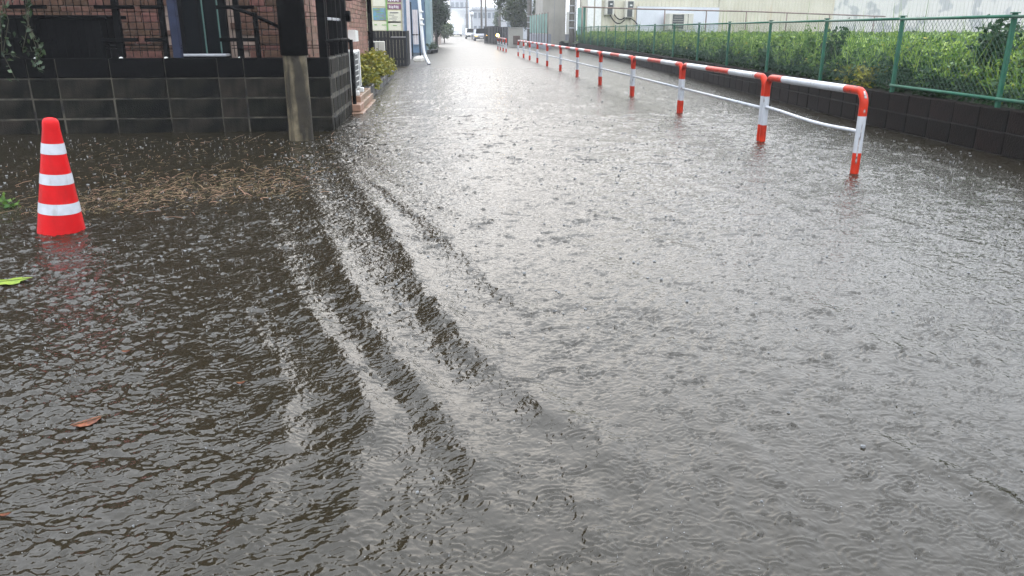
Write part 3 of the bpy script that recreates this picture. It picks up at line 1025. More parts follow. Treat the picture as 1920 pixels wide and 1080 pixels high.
ordn = ['', 'second', 'third', 'fourth', 'fifth', 'sixth', 'seventh', 'eighth', 'ninth', 'tenth', 'eleventh']
ry = [6.70, 8.93, 12.22, 15.48, 18.75, 22.05, 25.25, 28.5, 31.5, 34.3, 36.9, 39.6]
for i in range(len(ry) - 1):
    lab = 'nearest and shortest red and white rail, chipped corner and bent lower bar' if i == 0 else \
        '%s red and white guard rail counting away from the camera' % ordn[i]
    guard_rail(lab, ry[i], ry[i + 1], 3 if i == 0 else 5, dent=(i == 0))
r2 = [46.3, 48.6, 50.9, 53.2]
for i, w in enumerate(('nearest', 'middle', 'farthest')):
    guard_rail('%s rail of the separate short row of rails up the street' % w, r2[i], r2[i + 1], 5, X=3.66)
lamp = thing('warning_lamp', 'lit amber warning lamp on the far end of the short rail row', 'lamp', (3.66, 53.3, 0.74))
MB().lathe([(0.05, 0), (0.06, 0.03), (0.06, 0.06)], 12).build('base', M['black_metal'], lamp, True)
MB().lathe([(0.07, 0.06), (0.10, 0.10), (0.10, 0.16), (0.06, 0.22), (0.01, 0.24)], 14).build('lens', M['amber'], lamp, True)

# ------------------------------------------------------------------ left: traffic cone
cone = thing('traffic_cone', 'red traffic cone with three white bands standing in the water', 'traffic cone', (-2.52, 5.17, 0))
cone.rotation_euler = (radians(1.0), radians(5.0), 0)


def cone_r(z):
    return 0.140 - (0.140 - 0.042) * z / 0.72


MB().cbox(-0.21, 0.21, -0.21, 0.21, -0.17, -0.13, 0.01).build('base', M['cone_red'], cone)
prof = [(0.17, -0.13), (cone_r(-0.05), -0.05)] + [(cone_r(z), z) for z in (0.0, 0.125, 0.19, 0.305, 0.375, 0.50, 0.57, 0.66)] + \
    [(0.048, 0.695), (0.044, 0.712), (0.034, 0.724), (0.018, 0.729)]
MB().lathe(prof, 40).build('body', M['cone_red'], cone, True)
for z0, z1 in ((0.130, 0.198), (0.318, 0.384), (0.508, 0.574)):
    MB().lathe([(cone_r(z0) + .0022, z0), (cone_r(z1) + .0022, z1)], 40, caps=False).build('reflective_band', M['cone_white'], cone, True)

# ------------------------------------------------------------------ left: block wall with individual blocks
WY, WX1, WTOP, CH = 10.33, -1.43, 0.917, 0.246
t = thing('block_wall', 'dark mossy concrete block wall round the terrace of the brick house', 'wall', (WX1, WY, 0))
cols = [0.40, 0.66, 0.32, 0.64, 0.66, 0.64, 0.34, 0.66, 0.66, 0.66, 0.66, 0.66, 0.66, 0.66, 0.66]
bl = {}


def left_block(w, cap):
    key = (w, cap)
    if key not in bl:
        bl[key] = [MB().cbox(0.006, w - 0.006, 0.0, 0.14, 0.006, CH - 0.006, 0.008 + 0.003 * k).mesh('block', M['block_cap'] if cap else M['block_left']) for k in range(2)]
    return random.choice(bl[key])


x = 0.0
edges_x = [0.0]
for ci, w in enumerate(cols):
    x -= w
    edges_x.append(x)
    for r in range(5):
        z = WTOP - (r + 1) * CH
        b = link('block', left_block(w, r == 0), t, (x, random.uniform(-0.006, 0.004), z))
        b.rotation_euler = (random.uniform(-.006, .006), 0, random.uniform(-.006, .006))
# side face along the street
side_mesh = MB().cbox(0.012, 0.41, 0.0, 0.14, 0.006, CH - 0.006, 0.03).mesh('block', M['block_left'])
for k in range(5):
    for r in range(5):
        z = WTOP - (r + 1) * CH
        b = link('block', side_mesh, t, (random.uniform(-.006, .006), 0.15 + 0.425 * k, z), pi / 2)
core = MB()
core.box(edges_x[-1], -0.008, 0.008, 0.145, -0.4, WTOP - CH)
core.box(edges_x[-1], -0.03, 0.02, 0.13, WTOP - CH + .001, WTOP - 0.015)
core.box(-0.135, -0.007, 0.147, 2.2, -0.4, WTOP - 0.015)
core.build('mortar', M['mortar_left'], t)
# terrace the fence and house stand on
MB().box(-14, -1.6, 10.5, 22.4, -0.4, 0.62).build('terrace', M['soil'])
tag(bpy.data.objects['terrace'], 'raised terrace behind the block wall', None, None, 'structure')

# ------------------------------------------------------------------ left: brick house
HX, HY0, HY1, HT = -2.0, 12.3, 22.4, 6.2
house = thing('brick_house', 'red-brown brick house with a dark glass door behind the block wall', 'house', (HX, HY0, 0))
shell = MB()
shell.box(-12.0, -0.02, 0.02, HY1 - HY0, 0.0, HT)
shell.build('wall', M['mortar_brick'], house)
# door opening region (in house coordinates)
DX0, DX1 = atY(343, 50, HY0).x - HX, atY(424, 50, HY0).x - HX
brick_meshes = {}


def brick_mesh(w, h):
    key = (round(w, 2), round(h, 2))
    if key not in brick_meshes:
        brick_meshes[key] = MB().cbox(0, key[0], -0.016, 0.022, 0, key[1], 0.006).mesh('brick', M['brick'])
    return brick_meshes[key]


count = 0
rest = MB()
z = 0.66
rows_h = [0.085, 0.085, 0.13, 0.085, 0.12, 0.085, 0.10, 0.14, 0.085, 0.11, 0.085, 0.13]
ri = 0
g = random.Random(4)
while z < HT - 0.05:
    h = rows_h[ri % len(rows_h)]
    x = -11.9 + g.uniform(0, 0.2)
    while x < -0.08:
        w = g.choice([0.16, 0.22, 0.28, 0.34, 0.42])
        w = min(w, -0.01 - x)
        if not (x + w > DX0 - 0.02 and x < DX1 + 0.02 and z < 2.7):
            vis = -5.4 < x < 0 and 0.80 < z < 1.72
            if vis and count < 300 and w > 0.05:
                b = link('brick', brick_mesh(w - 0.014, h - 0.014), house, (x, g.uniform(-.006, .004), z))
                count += 1
            else:
                d = g.uniform(-.006, .004)
                rest.cbox(x, x + w - .014, -0.016 + d, 0.022, z, z + h - .014, 0.006)
        x += w
    z += h
    ri += 1
tag(rest.build('upper_bricks', M['brick_far'], house), kind='stuff')
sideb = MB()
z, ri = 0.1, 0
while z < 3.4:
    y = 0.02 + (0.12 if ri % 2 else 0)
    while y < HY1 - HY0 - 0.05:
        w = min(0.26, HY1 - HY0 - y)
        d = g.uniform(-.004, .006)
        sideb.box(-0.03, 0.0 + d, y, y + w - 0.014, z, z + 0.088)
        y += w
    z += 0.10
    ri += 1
tag(sideb.build('side_bricks', M['brick_lit_side'], house), kind='stuff')
MB().add([(-12.5, -0.6, HT), (0.5, -0.6, HT), (0.5, 10.7, HT), (-12.5, 10.7, HT), (-9.5, 5, HT + 1.8), (-2.5, 5, HT + 1.8),
          (-12.5, -0.6, HT - .15), (0.5, -0.6, HT - .15), (0.5, 10.7, HT - .15), (-12.5, 10.7, HT - .15)],
         [(0, 1, 5, 4), (1, 2, 5), (2, 3, 4, 5), (3, 0, 4), (6, 9, 8, 7), (0, 6, 7, 1), (1, 7, 8, 2), (2, 8, 9, 3), (3, 9, 6, 0)]).build('roof', M['roof'], house)
door = MB().box(DX0, DX1, -0.03, 0.05, 0.62, 2.66).build('door', M['dark_glass'], house)
fr = MB()
for fx in (DX0 - 0.03, DX1 - 0.03):
    fr.box(fx, fx + 0.06, -0.06, 0.02, 0.62, 2.70)
fr.box(DX0 + 0.035, DX1 - 0.035, -0.06, 0.02, 2.64, 2.70)
fr.box(DX0 + (DX1 - DX0) * 0.36, DX0 + (DX1 - DX0) * 0.36 + 0.03, -0.045, 0.02, 0.62, 2.638)
fr.build('frame', M['black_metal'], door)
ge = MB()
for px in (383, 411):
    gx = atY(px, 50, HY0).x - HX
    ge.box(gx, gx + 0.018, -0.05, -0.034, 0.9, 2.6)
ge.build('glazing_bead', M['green_frame'], door)
MB().cbox(DX0 - 0.04, DX1 + 0.03, -0.30, -0.02, 0.875, 0.91, 0.008).build('door_sill', M['alu'], house)
# upper windows (out of the picture, seen only in the water)
for wx in (-9.5, -6.2, -3.4):
    wn_ = MB().box(wx, wx + 1.6, -0.03, 0.03, 3.9, 5.2).build('window', M['dark_glass'], house)
    MB().box(wx - .06, wx - .002, -0.05, 0.03, 3.84, 5.26).box(wx + 1.602, wx + 1.66, -0.05, 0.03, 3.84, 5.26).box(wx, wx + 1.6, -0.05, 0.03, 5.202, 5.26).box(wx, wx + 1.6, -0.05, 0.03, 3.84, 3.898).build('frame', M['alu'], wn_)
MB().tube([(0.08, HY1 - HY0 - 0.1, -0.1), (0.08, HY1 - HY0 - 0.1, HT)], 0.065, 10).build('downpipe', M['black_metal'], house, True)
MB().prism([(8.6, 2.08), (10.3, 2.08), (10.3, 2.14), (8.6, 2.16)], -0.05, 0.30).build('awning', M['alu'], house)
vent = MB()
p = atX(664, 72, HX + 0.1)
vy = p.y - HY0
vent.prism([(vy - 0.3, 1.0), (vy + 0.35, 1.0), (vy + 0.30, 1.22), (vy - 0.25, 1.24)], 0.0, 0.16)
vent.build('vent_hood', M['white_plastic'], house)

# ------------------------------------------------------------------ left: terrace fence of black metal mesh
tf = thing('terrace_fence', 'black metal mesh fence with cross brackets on top of the block wall', 'fence', (-6.5, WY + 0.08, WTOP - 0.012))
FO = Vector(tf.location)


def fx(px, y=50):
    return atY(px, y, FO.y).x - FO.x


tops = 1.25
for px in (60, 221, 306, 446):
    cx_ = fx(px)
    po = MB().cbox(cx_ - .032, cx_ + .032, -0.03, 0.03, 0.0, tops, 0.004).build('post', M['black_metal'], tf)
    for zz in (0.20, 0.58, 0.96):
        l_, r_ = (0.20, 0.20) if px != 306 else (0.20, 0.0)
        MB().cbox(cx_ - l_ - .03, cx_ + r_ + .03, -0.052, -0.033, zz, zz + 0.045, 0.003).build('bracket', M['black_metal'], po)
    MB().lathe([(0.022, 0.0), (0.025, 0.010), (0.018, 0.018), (0.006, 0.022)], 12, (cx_, -0.05, 0.0)).build('base_cap', M['white_plastic'], po, True)
wm = MB()
xx = fx(-40)
while xx < fx(640):
    if not (fx(336) < xx < fx(430)):
        wm.tube([(xx, 0.0, 0.02), (xx, 0.0, tops)], 0.0055, 4, caps=False)
    xx += 0.088
for zz in (0.12, 0.155, 0.5, 0.9, 1.2):
    wm.tube([(fx(-40), 0.008, zz), (fx(336), 0.008, zz)], 0.006, 4, caps=False)
    wm.tube([(fx(430), 0.008, zz), (fx(640), 0.008, zz)], 0.006, 4, caps=False)
tag(wm.build('wire_mesh', M['black_metal'], tf), kind='stuff')
a, b = fx(318, 0), fx(334, 90)
MB().cbox(fx(326) - 0.05, fx(326) + 0.05, -0.02, 0.08, 0.0, tops + 0.3, 0.01).build('gate_jamb', M['blue_frame'], tf)
MB().tube([(fx(440), -0.10, 0.60), (fx(474), -0.10, 0.53), (fx(530), -0.10, 0.36)], 0.022, 8).build('stair_rail', M['black_metal'], tf, True)
for px in (452, 484):
    MB().cbox(fx(px) - .025, fx(px) + .025, -0.12, -0.08, 0.0, 0.54, 0.004).build('stair_rail_post', M['black_metal'], tf)

# side railing of the terrace, running away along the street
sf = thing('terrace_railing', 'black upright railing on the street side of the terrace wall', 'railing', (WX1 - 0.07, WY, WTOP - 0.012))
for k, (yy, w) in enumerate(((0.10, 0.05), (0.42, 0.028), (0.90, 0.03), (1.35, 0.03), (1.85, 0.035))):
    MB().cbox(-w, w, yy - w, yy + w, 0.0, 1.7, 0.004).build('post', M['black_metal'], sf)
for zz in (0.46, 0.86):
    MB().cbox(0.0, 0.03, 0.52, 1.78, zz, zz + 0.035, 0.004).build('grey_rung', M['alu'], sf)
MB().tube([(0.03, -0.05, 0.20), (0.03, 1.9, 0.20), (0.03, 2.35, 0.20), (0.05, 2.5, 0.19), (0.08, 2.56, 0.13), (0.08, 2.57, 0.05)], 0.024, 8).build('handrail', M['black_metal'], sf, True)
gp_ = thing('gate_post', 'thick black gate post with lantern and box beside the terrace railing', 'gate post', (-1.56, 12.75, 0))
MB().cbox(-0.10, 0.10, -0.10, 0.10, 0.0, 2.6, 0.01).build('post', M['black_metal'], gp_)
MB().tube([(0.16, -0.06, 0.02), (0.16, -0.06, 1.1)], 0.03, 8).build('lower_pipe', M['black_metal'], gp_, True)
MB().cbox(0.102, 0.17, -0.09, 0.06, 1.36, 1.52, 0.01).build('intercom_box', M['black_metal'], gp_)
lan = MB().lathe([(0.03, 1.66), (0.11, 1.68), (0.13, 1.78), (0.12, 1.88), (0.06, 1.95), (0.02, 1.99)], 12, (0.17, -0.05, 0)).build('lantern', M['black_metal'], gp_, True)
MB().lathe([(0.075, 1.80), (0.08, 1.84)], 12, (0.17, -0.14, 0)).build('lens', M['alu'], lan, True)

# dark outdoor cabinet and climber at the left edge of the terrace
bx_ = thing('garden_cabinet', 'dark slab-topped outdoor cabinet behind the wall at the left edge', 'cabinet', (-5.7, WY + 0.22, WTOP - 0.1))
e = Vector(bx_.location)
rx = atY(200, 50, e.y).x - e.x
MB().cbox(-1.2, rx + 0.05, -0.05, 0.55, 0.555, 0.60, 0.008).build('top', M['black_metal'], bx_)
MB().box(-1.2, -0.35, 0.0, 0.5, 0.0, 0.553).build('left_door', M['black_metal'], bx_)
MB().box(-0.28, rx - 0.06, 0.0, 0.5, 0.0, 0.553).build('right_door', M['black_metal'], bx_)
iv = thing('ivy', 'sparse dark ivy hanging down the block wall at the left', 'ivy', (-5.05, WY - 0.12, 0.8))
g2 = np.random.default_rng(8)
pts = []
vines = MB()
for k in range(5):
    x0 = g2.uniform(-0.30, 0.32)
    pl = [Vector((x0, 0.05, 0.85)), Vector((x0 + g2.normal(0, .06), 0.02, 0.55)), Vector((x0 + g2.normal(0, .09), -0.01, 0.2)), Vector((x0 + g2.normal(0, .1), 0.0, -0.12 + 0.08 * k))]
    vines.tube(pl, 0.004, 4)
    for q in range(24):
        u = g2.uniform(0, 2.999)
        i = int(u)
        pts.append(pl[i].lerp(pl[i + 1], u - i) + Vector(g2.normal(0, 0.035, 3)))
vines.build('vine', M['stem'], iv)
link('foliage', leaf_mesh('foliage', pts, 0.062, 0.045, M['ivy'], up_bias=-0.2, seed=4), iv)

# ------------------------------------------------------------------ left: utility pole
up_ = thing('utility_pole', 'mossy concrete utility pole with black wrapping before the block wall', 'utility pole', (-1.70, 9.50, 0))
MB().lathe([(0.142, -0.4), (0.140, 0.0), (0.134, 0.98), (0.11, 6.8)], 28).build('shaft', M['pole_concrete'], up_, True)
MB().lathe([(0.140, 0.965), (0.155, 0.97), (0.152, 1.6), (0.150, 2.6), (0.136, 2.61)], 28).build('wrapping', M['black_wrap'], up_, True)
MB().cbox(-0.7, 0.7, -0.05, 0.05, 6.1, 6.2, 0.01).build('cross_arm', M['pole_far'], up_)

# ------------------------------------------------------------------ left: air conditioner on its tiled plinth, planter, hedge


def ac_unit(name, label, loc, rotz, L, D, H, mat='white_plastic', feet=True):
    a_ = thing(name, label, 'air conditioner', loc, rotz)
    z0 = 0.08 if feet else 0.0
    body = MB().cbox(0, L, 0, D, z0, z0 + H, 0.015).build('casing', M[mat], a_)
    c = Vector((L * 0.36, 0, z0 + H * 0.5))
    R = min(L * 0.30, H * 0.42)
    gr = MB()
    for k in range(7):
        zz = c.z - R + 2 * R * k / 6
        hw = max(sqrt(max(R * R - (zz - c.z) ** 2, 0)), R * 0.55)
        gr.box(c.x - hw, c.x + hw, -0.018, -0.012, zz - .008, zz + .008)
    gr.build('grille', M[mat], a_)
    MB().box(c.x - R * 1.05, c.x + R * 1.05, -0.010, -0.002, c.z - R * 1.05, c.z + R * 1.05).build('fan_opening', M['ac_dark'], a_)
    MB().cbox(L * 0.76, L * 0.78, -0.008, -0.001, z0 + .03, z0 + H - .03, 0.001).build('panel_seam', M['ac_dark'], a_)
    if feet:
        for fx_ in (L * 0.12, L * 0.78):
            MB().cbox(fx_, fx_ + 0.12, -0.05, D + 0.05, 0.0, 0.078, 0.01).build('foot', M[mat], a_)
    return a_


ac_unit('air_conditioner', 'white outdoor air conditioner on orange tiles beside the terrace wall', (-1.42, 13.0, 0.22), pi / 2, 1.15, 0.30, 0.62)
pl_ = thing('tiled_plinth', 'orange tiled plinth under the white air conditioner', 'plinth', (-1.30, 12.45, 0))
k = 0
tile_m = [MB().cbox(-0.22, 0, 0, 0.30, 0, 0.10, 0.008).mesh('tile', M['orange_tile']), MB().cbox(-0.24, 0, 0, 0.29, 0, 0.105, 0.01).mesh('tile', M['orange_tile'])]
for k in range(8):
    link('tile', tile_m[k % 2], pl_, (0.05, 0.305 * k, -0.085))
    link('tile', tile_m[(k + 1) % 2], pl_, (0.0, 0.305 * k + 0.1, 0.025))
    if k > 1:
        link('tile', tile_m[k % 2], pl_, (-0.04, 0.305 * k, 0.12))
MB().box(-0.75, -0.22, 0.0, 2.6, -0.3, 0.21).build('base', M['planter_block'], pl_)

pt = thing('planter', 'dark block planter edge under the yellow-green hedge', 'planter', (-1.38, 15.2, 0))
for k in range(19):
    MB().cbox(-0.12 + random.uniform(-.01, .01), random.uniform(-.008, .008), 0.455 * k, 0.455 * k + 0.44, -0.3, 0.22 + random.uniform(-.012, .012) - 0.004 * k, 0.012).build('block', M['planter_block'], pt)
MB().box(-0.6, -0.115, 0.0, 8.6, -0.3, 0.14).build('soil', M['soil'], pt)

hd = thing('hedge', 'rounded yellow-green hedge in the planter beside the brick house', 'hedge', (-1.62, 19.2, 0.12))
hp = []
g3 = np.random.default_rng(17)
for k in range(46):
    u = g3.random()
    yy = -3.7 + 7.0 * u
    env = 0.95 * (1 - 0.35 * abs(u - 0.45) ** 1.5)
    hp.append(clumps(230, (g3.uniform(-0.22, 0.20), yy, g3.uniform(0.12, 0.62) * env), (0.17, 0.32, 0.15), 7, 0.32, 100 + k))
hp = np.concatenate(hp)
link('foliage', leaf_mesh('foliage', hp, 0.095, 0.05, M['hedge'], up_bias=0.6, seed=3), hd)
tw = MB()
for k in range(40):
    yy = g3.uniform(-3.5, 3.2)
    tw.tube([(g3.uniform(-.1, .1), yy, 0), (g3.uniform(-.25, .22), yy + g3.normal(0, .15), 0.62)], [0.014, 0.005], 4)
tw.build('branches', M['hedge_in'], hd)

# ------------------------------------------------------------------ left: charcoal board fence, signboard, second air conditioner
bf = thing('board_fence', 'charcoal board fence standing across the roadside beyond the hedge', 'fence', (-1.25, 29.0, 0))
n = 24
bm_ = MB().cbox(-0.055, 0.055, -0.012, 0.012, -0.3, 1.2, 0.004).mesh('board', M['slat_dark'])
for k in range(n):
    link('board', bm_, bf, (-0.07 - 0.116 * k, random.uniform(-.004, .004), random.uniform(-.008, .004)))
for k in range(20):
    o_ = link('board', bm_, bf, (0.0, 0.09 + 0.116 * k, random.uniform(-.008, .004)), pi / 2)
MB().box(-2.8, -0.03, 0.014, 0.05, 0.2, 0.28).box(-2.8, -0.03, 0.014, 0.05, 0.9, 0.98).build('backing_rail', M['slat_dark'], bf)
MB().box(-0.55, -0.02, -0.02, -0.0125, 0.985, 1.0).build('scratch_mark', M['print_white'], bf)
ac_unit('air_conditioner', 'pale outdoor unit half hidden behind the hedge before the charcoal fence', (-2.72, 26.6, 0.25), 0, 0.85, 0.3, 0.55, 'ac_beige')

sb = thing('signboard', 'cream signboard with posters behind the charcoal fence', 'signboard', (-3.05, 31.5, 0))
p0 = atY(690, 58, 31.5).x + 3.05
p1 = atY(757, 58, 31.5).x + 3.05
MB().cbox(p0 - 0.6, p1, 0.0, 0.12, 0.0, 3.6, 0.01).build('panel', M['board_cream'], sb)


def poster(x0, y0, x1, y1, mat, name='poster'):
    a_, b_ = atY(x0, y0, 31.5), atY(x1, y1, 31.5)
    return MB().box(a_.x + 3.05, b_.x + 3.05, -0.02, -0.004, b_.z, a_.z).build(name, M[mat], sb)


def prints(par, rows, mat):
    m = MB()
    for (x0, x1, yy, hpx) in rows:
        a_, b_ = atY(x0, yy, 31.5), atY(x1, yy + hpx, 31.5)
        m.box(a_.x + 3.05, b_.x + 3.05, -0.026, -0.0205, b_.z, a_.z)
    m.build('print', M[mat], par)


q = poster(698, -12, 723, 12, 'poster_white')
q = poster(699, 15, 724, 38, 'poster_map')
prints(q, [(701, 712, 17, 2), (706, 719, 23, 1.2), (702, 709, 30, 1.2), (712, 721, 33, 1.5)], 'print_green')
q = poster(726, -14, 752, 4, 'poster_magenta')
prints(q, [(728 + 3.4 * k, 730.2 + 3.4 * k, -3 + (k % 2), 5) for k in range(6)], 'print_white')
q = poster(726, 7.5, 752, 17.5, 'poster_magenta')
prints(q, [(729 + 3.2 * k, 731.0 + 3.2 * k, 10 + 0.6 * (k % 3), 5) for k in range(6)], 'print_white')
q = poster(726, 20, 752, 43, 'poster_white')
prints(q, [(731, 747, 23, 1.8), (729, 739, 28, 0.8), (735, 746, 31.5, 0.8), (730, 744, 35, 0.8), (736, 743, 38.5, 0.8)], 'print_dark')
q = poster(698, 40, 752, 57, 'poster_white')
prints(q, [(702, 707, 45.5, 2), (716, 727, 46, 1.5), (737, 744, 47, 1.6)], 'print_green')
for px in (724.8, 755):
    c_ = atY(px, 20, 31.4).x + 3.05
    MB().cbox(c_ - 0.03, c_ + 0.03, -0.06, -0.027, 0.0, 3.6, 0.004).build('upright', M['print_green'] if px < 730 else M['alu'], sb)

# banners, narrow pinkish wall, white bent pole
nb = thing('pale_wall', 'narrow pale pink wall strip beside the signboard', 'wall', (-1.0, 36, 0))
a_, b_ = atY(761, 0, 36).x + 1.0, atY(767, 0, 36).x + 1.0
MB().cbox(a_, b_, 0, 0.3, -0.3, 4.5, 0.01).build('panel', M['pink_cloth'], nb)
MB().cbox(a_ - 0.03, b_ + 0.03, -0.04, 0.34, 4.5, 4.56, 0.005).build('cap', M['alu'], nb)
bn = thing('banner', 'pale pink hanging banner between black posts left of the white pole', 'banner', (-0.9, 40, 0))
a_, b_ = atY(772, 0, 40).x + 0.9, atY(782, 0, 40).x + 0.9
MB().add([(a_ + (b_ - a_) * i / 6, 0.03 * sin(i * 1.9), z_) for z_ in (0.55, 2.15) for i in range(7)] + [(a_ + (b_ - a_) * i / 6, 0.03 * sin(i * 1.9) + .01, z_) for z_ in (0.55, 2.15) for i in range(7)],
         [(i, i + 1, i + 8, i + 7) for i in range(6)] + [(i + 14, i + 21, i + 22, i + 15) for i in range(6)]).build('cloth', M['pink_cloth'], bn)
for xx in (a_ - 0.06, b_ + 0.06):
    MB().tube([(xx, 0, -0.3), (xx, 0, 2.5)], 0.03, 8).build('post', M['black_metal'], bn, True)
MB().tube([(a_ - 0.06, 0, 1.0), (b_ + 0.06, 0, 1.0)], 0.025, 6).build('cross_bar', M['black_metal'], bn, True)

wp = thing('bent_white_pole', 'white pole bent outward at its foot over the flooded roadside', 'pole', (-0.47, 29.9, 0))
o0 = Vector(wp.location)
pp = [atY(805, 121, 29.9), atY(800, 112, 30.0), atY(796.5, 104, 30.1), atY(794.5, 97, 30.1), atY(793.3, 88, 30.1), atY(791, 60, 30.1), atY(788.5, 30, 30.1), atY(786, 0, 30.1), atY(781, -60, 30.1)]
dn = []
for i in range(len(pp) - 1):
    for u in range(4):
        dn.append(pp[i].lerp(pp[i + 1], u / 4) - o0)
dn.append(pp[-1] - o0)
for _ in range(3):
    dn = [dn[0]] + [(dn[i - 1] + dn[i] * 2 + dn[i + 1]) / 4 for i in range(1, len(dn) - 1)] + [dn[-1]]
MB().tube(dn, 0.062, 12).build('shaft', M['white_pipe'], wp, True)
cl_ = MB()
for yy in (22, 36, 46):
    c_ = atY(789.5 + (yy - 22) * 0.07, yy, 30.1) - o0
    cl_.lathe([(0.07, -0.03), (0.085, -0.02), (0.085, 0.02), (0.07, 0.03)], 12, tuple(c_))
cl_.build('clamp', M['white_plastic'], wp, True)

cb = thing('clad_building', 'blue and teal clad building past the signboard on the left', 'building', (-1.45, 46, 0))
a_ = atY(760, 0, 46).x + 1.45
b_ = atY(806, 0, 46).x + 1.45
MB().box(a_ - 3, b_ - 0.30, 0, 12, -0.3, 6.5).build('wall', M['blue_panel'], cb)
for k in range(9):
    x0_ = a_ - 1.2 + k * 0.30
    if x0_ + 0.28 < b_ - 0.30:
        MB().box(x0_, x0_ + 0.285, -0.06, -0.003, 0.4, 6.4).build('cladding_panel', M['blue_panel'], cb)
MB().cbox(b_ - 0.28, b_, -0.1, 12, -0.3, 6.5, 0.02).build('corner_panel', M['teal_panel'], cb)
MB().box(a_ - 3.2, b_ + 0.1, -0.2, 12.2, 6.5, 6.7).build('roof', M['roof'], cb)


# ------------------------------------------------------------------ trees and shrubs up the street
def tree(name, label, loc, base, h, radii, n, size, mat, seed, cat='tree'):
    t_ = thing(name, label, cat, loc)
    g_ = random.Random(seed)
    m = MB()
    m.tube([(0, 0, -0.4), (0.04, 0, base * 0.6), (0.02, 0.03, base + radii[2] * 0.5), (0, 0, base + radii[2] * 1.4)], [h * 0.028, h * 0.022, h * 0.016, h * 0.005], 8)
    for k in range(9):
        an = g_.uniform(0, 6.28)
        z_ = base + radii[2] * g_.uniform(0.1, 1.2)
        m.tube([(0, 0, z_), (radii[0] * .4 * cos(an), radii[1] * .4 * sin(an), z_ + radii[2] * .25), (radii[0] * .8 * cos(an), radii[1] * .8 * sin(an), z_ + radii[2] * .4)],
               [h * .010, h * .007, h * .003], 5)
    m.build('trunk', M['bark'], t_, True)
    p_ = clumps(n, (0, 0, base + radii[2]), radii, 60, 0.13, seed)
    link('crown', leaf_mesh('crown', p_, size, size * 0.6, M[mat], seed=seed), t_)
    return t_


def base_at(px, Y):
    return atY(px, 55, Y).x


tree('roadside_tree', 'dark green tree overhanging the left roadside past the blue building', (base_at(817, 62), 62, 0), 1.0, 5, (1.15, 1.6, 2.3), 9000, 0.17, 'tree_dark', 41)
tree('roadside_shrub', 'pale hazy shrub below and beyond the dark left tree', (base_at(832, 80), 80, 0), 0.4, 2, (0.9, 1.4, 0.85), 2200, 0.2, 'tree_pale', 42, 'shrub')
tree('garden_tree', 'olive green tree behind the beige gate block on the right', (base_at(964, 74), 74, 0), 1.3, 6, (1.5, 1.7, 1.9), 8000, 0.20, 'tree_mid', 43)
tree('garden_shrub', 'small green tree beside the concrete building on the right', (base_at(1010, 72), 72, 0), 1.4, 5, (0.55, 0.8, 1.4), 2200, 0.16, 'tree_mid', 44)
tree('distant_tree', 'light green narrow tree far beside the thin pole', (base_at(934, 120), 120, 0), 0.8, 5, (0.7, 0.8, 1.6), 1200, 0.25, 'tree_pale', 45)

# low objects along the left verge
gw = thing('garden_wall', 'low pinkish garden wall below the dark left tree', 'wall', (base_at(824, 72), 72, 0))
for k in range(10):
    MB().cbox(-0.3, 0.1, 0.9 * k, 0.9 * k + 0.88, -0.3, 0.95 + 0.02 * (k % 3), 0.02).build('panel', M['pink_wall'], gw)
MB().cbox(-0.34, 0.14, -0.05, 9.05, 0.995, 1.06, 0.01).build('coping', M['beige_wall'], gw)
vp = thing('verge_planter', 'dark plant pots and clutter along the left verge', 'planter', (base_at(806, 44), 44, 0))
for k in range(3):
    MB().lathe([(0.14, -0.2), (0.20, 0.16), (0.22, 0.18), (0.20, 0.19)], 12, (0.1 * k, 0.9 * k, 0)).build('pot', M['planter_block'], vp, True)
    link('foliage', leaf_mesh('foliage', clumps(120, (0.1 * k, 0.9 * k, 0.36), (0.22, 0.22, 0.18), 8, 0.25, 60 + k), 0.12, 0.06, M['tree_dark'], seed=k), vp)
rk = thing('verge_stones', 'pale edging stones beside the charcoal fence foot', 'stones', (-0.98, 33.2, 0))
for k in range(5):
    MB().lathe([(0.14, -0.15), (0.20, 0.02), (0.16, 0.12), (0.05, 0.16)], 7, (0.12 * sin(k * 2.0), 0.7 * k, 0)).build('stone', M['beige_wall'], rk)


# ------------------------------------------------------------------ right: far fences, walls, poles
def far_pole(label, X, Y, h, r, bands=0, lean=0.0, arms=0):
    t_ = thing('utility_pole', label, 'utility pole', (X, Y, 0))
    MB().lathe([(r, -0.4), (r * 0.98, 1.0), (r * 0.75, h)], 16).build('shaft', M['pole_far'], t_, True)
    for k in range(bands):
        z_ = 1.3 + 0.45 * k
        MB().lathe([(r * 1.0, z_), (r * 1.08, z_ + .01), (r * 1.08, z_ + .05), (r * 0.98, z_ + .06)], 16).build('band', M['alu'], t_, True)
    for k in range(arms):
        MB().cbox(-0.9, 0.9, -0.05, 0.05, h - 0.5 - 0.6 * k, h - 0.4 - 0.6 * k, 0.01).build('cross_arm', M['alu'], t_)
    return t_


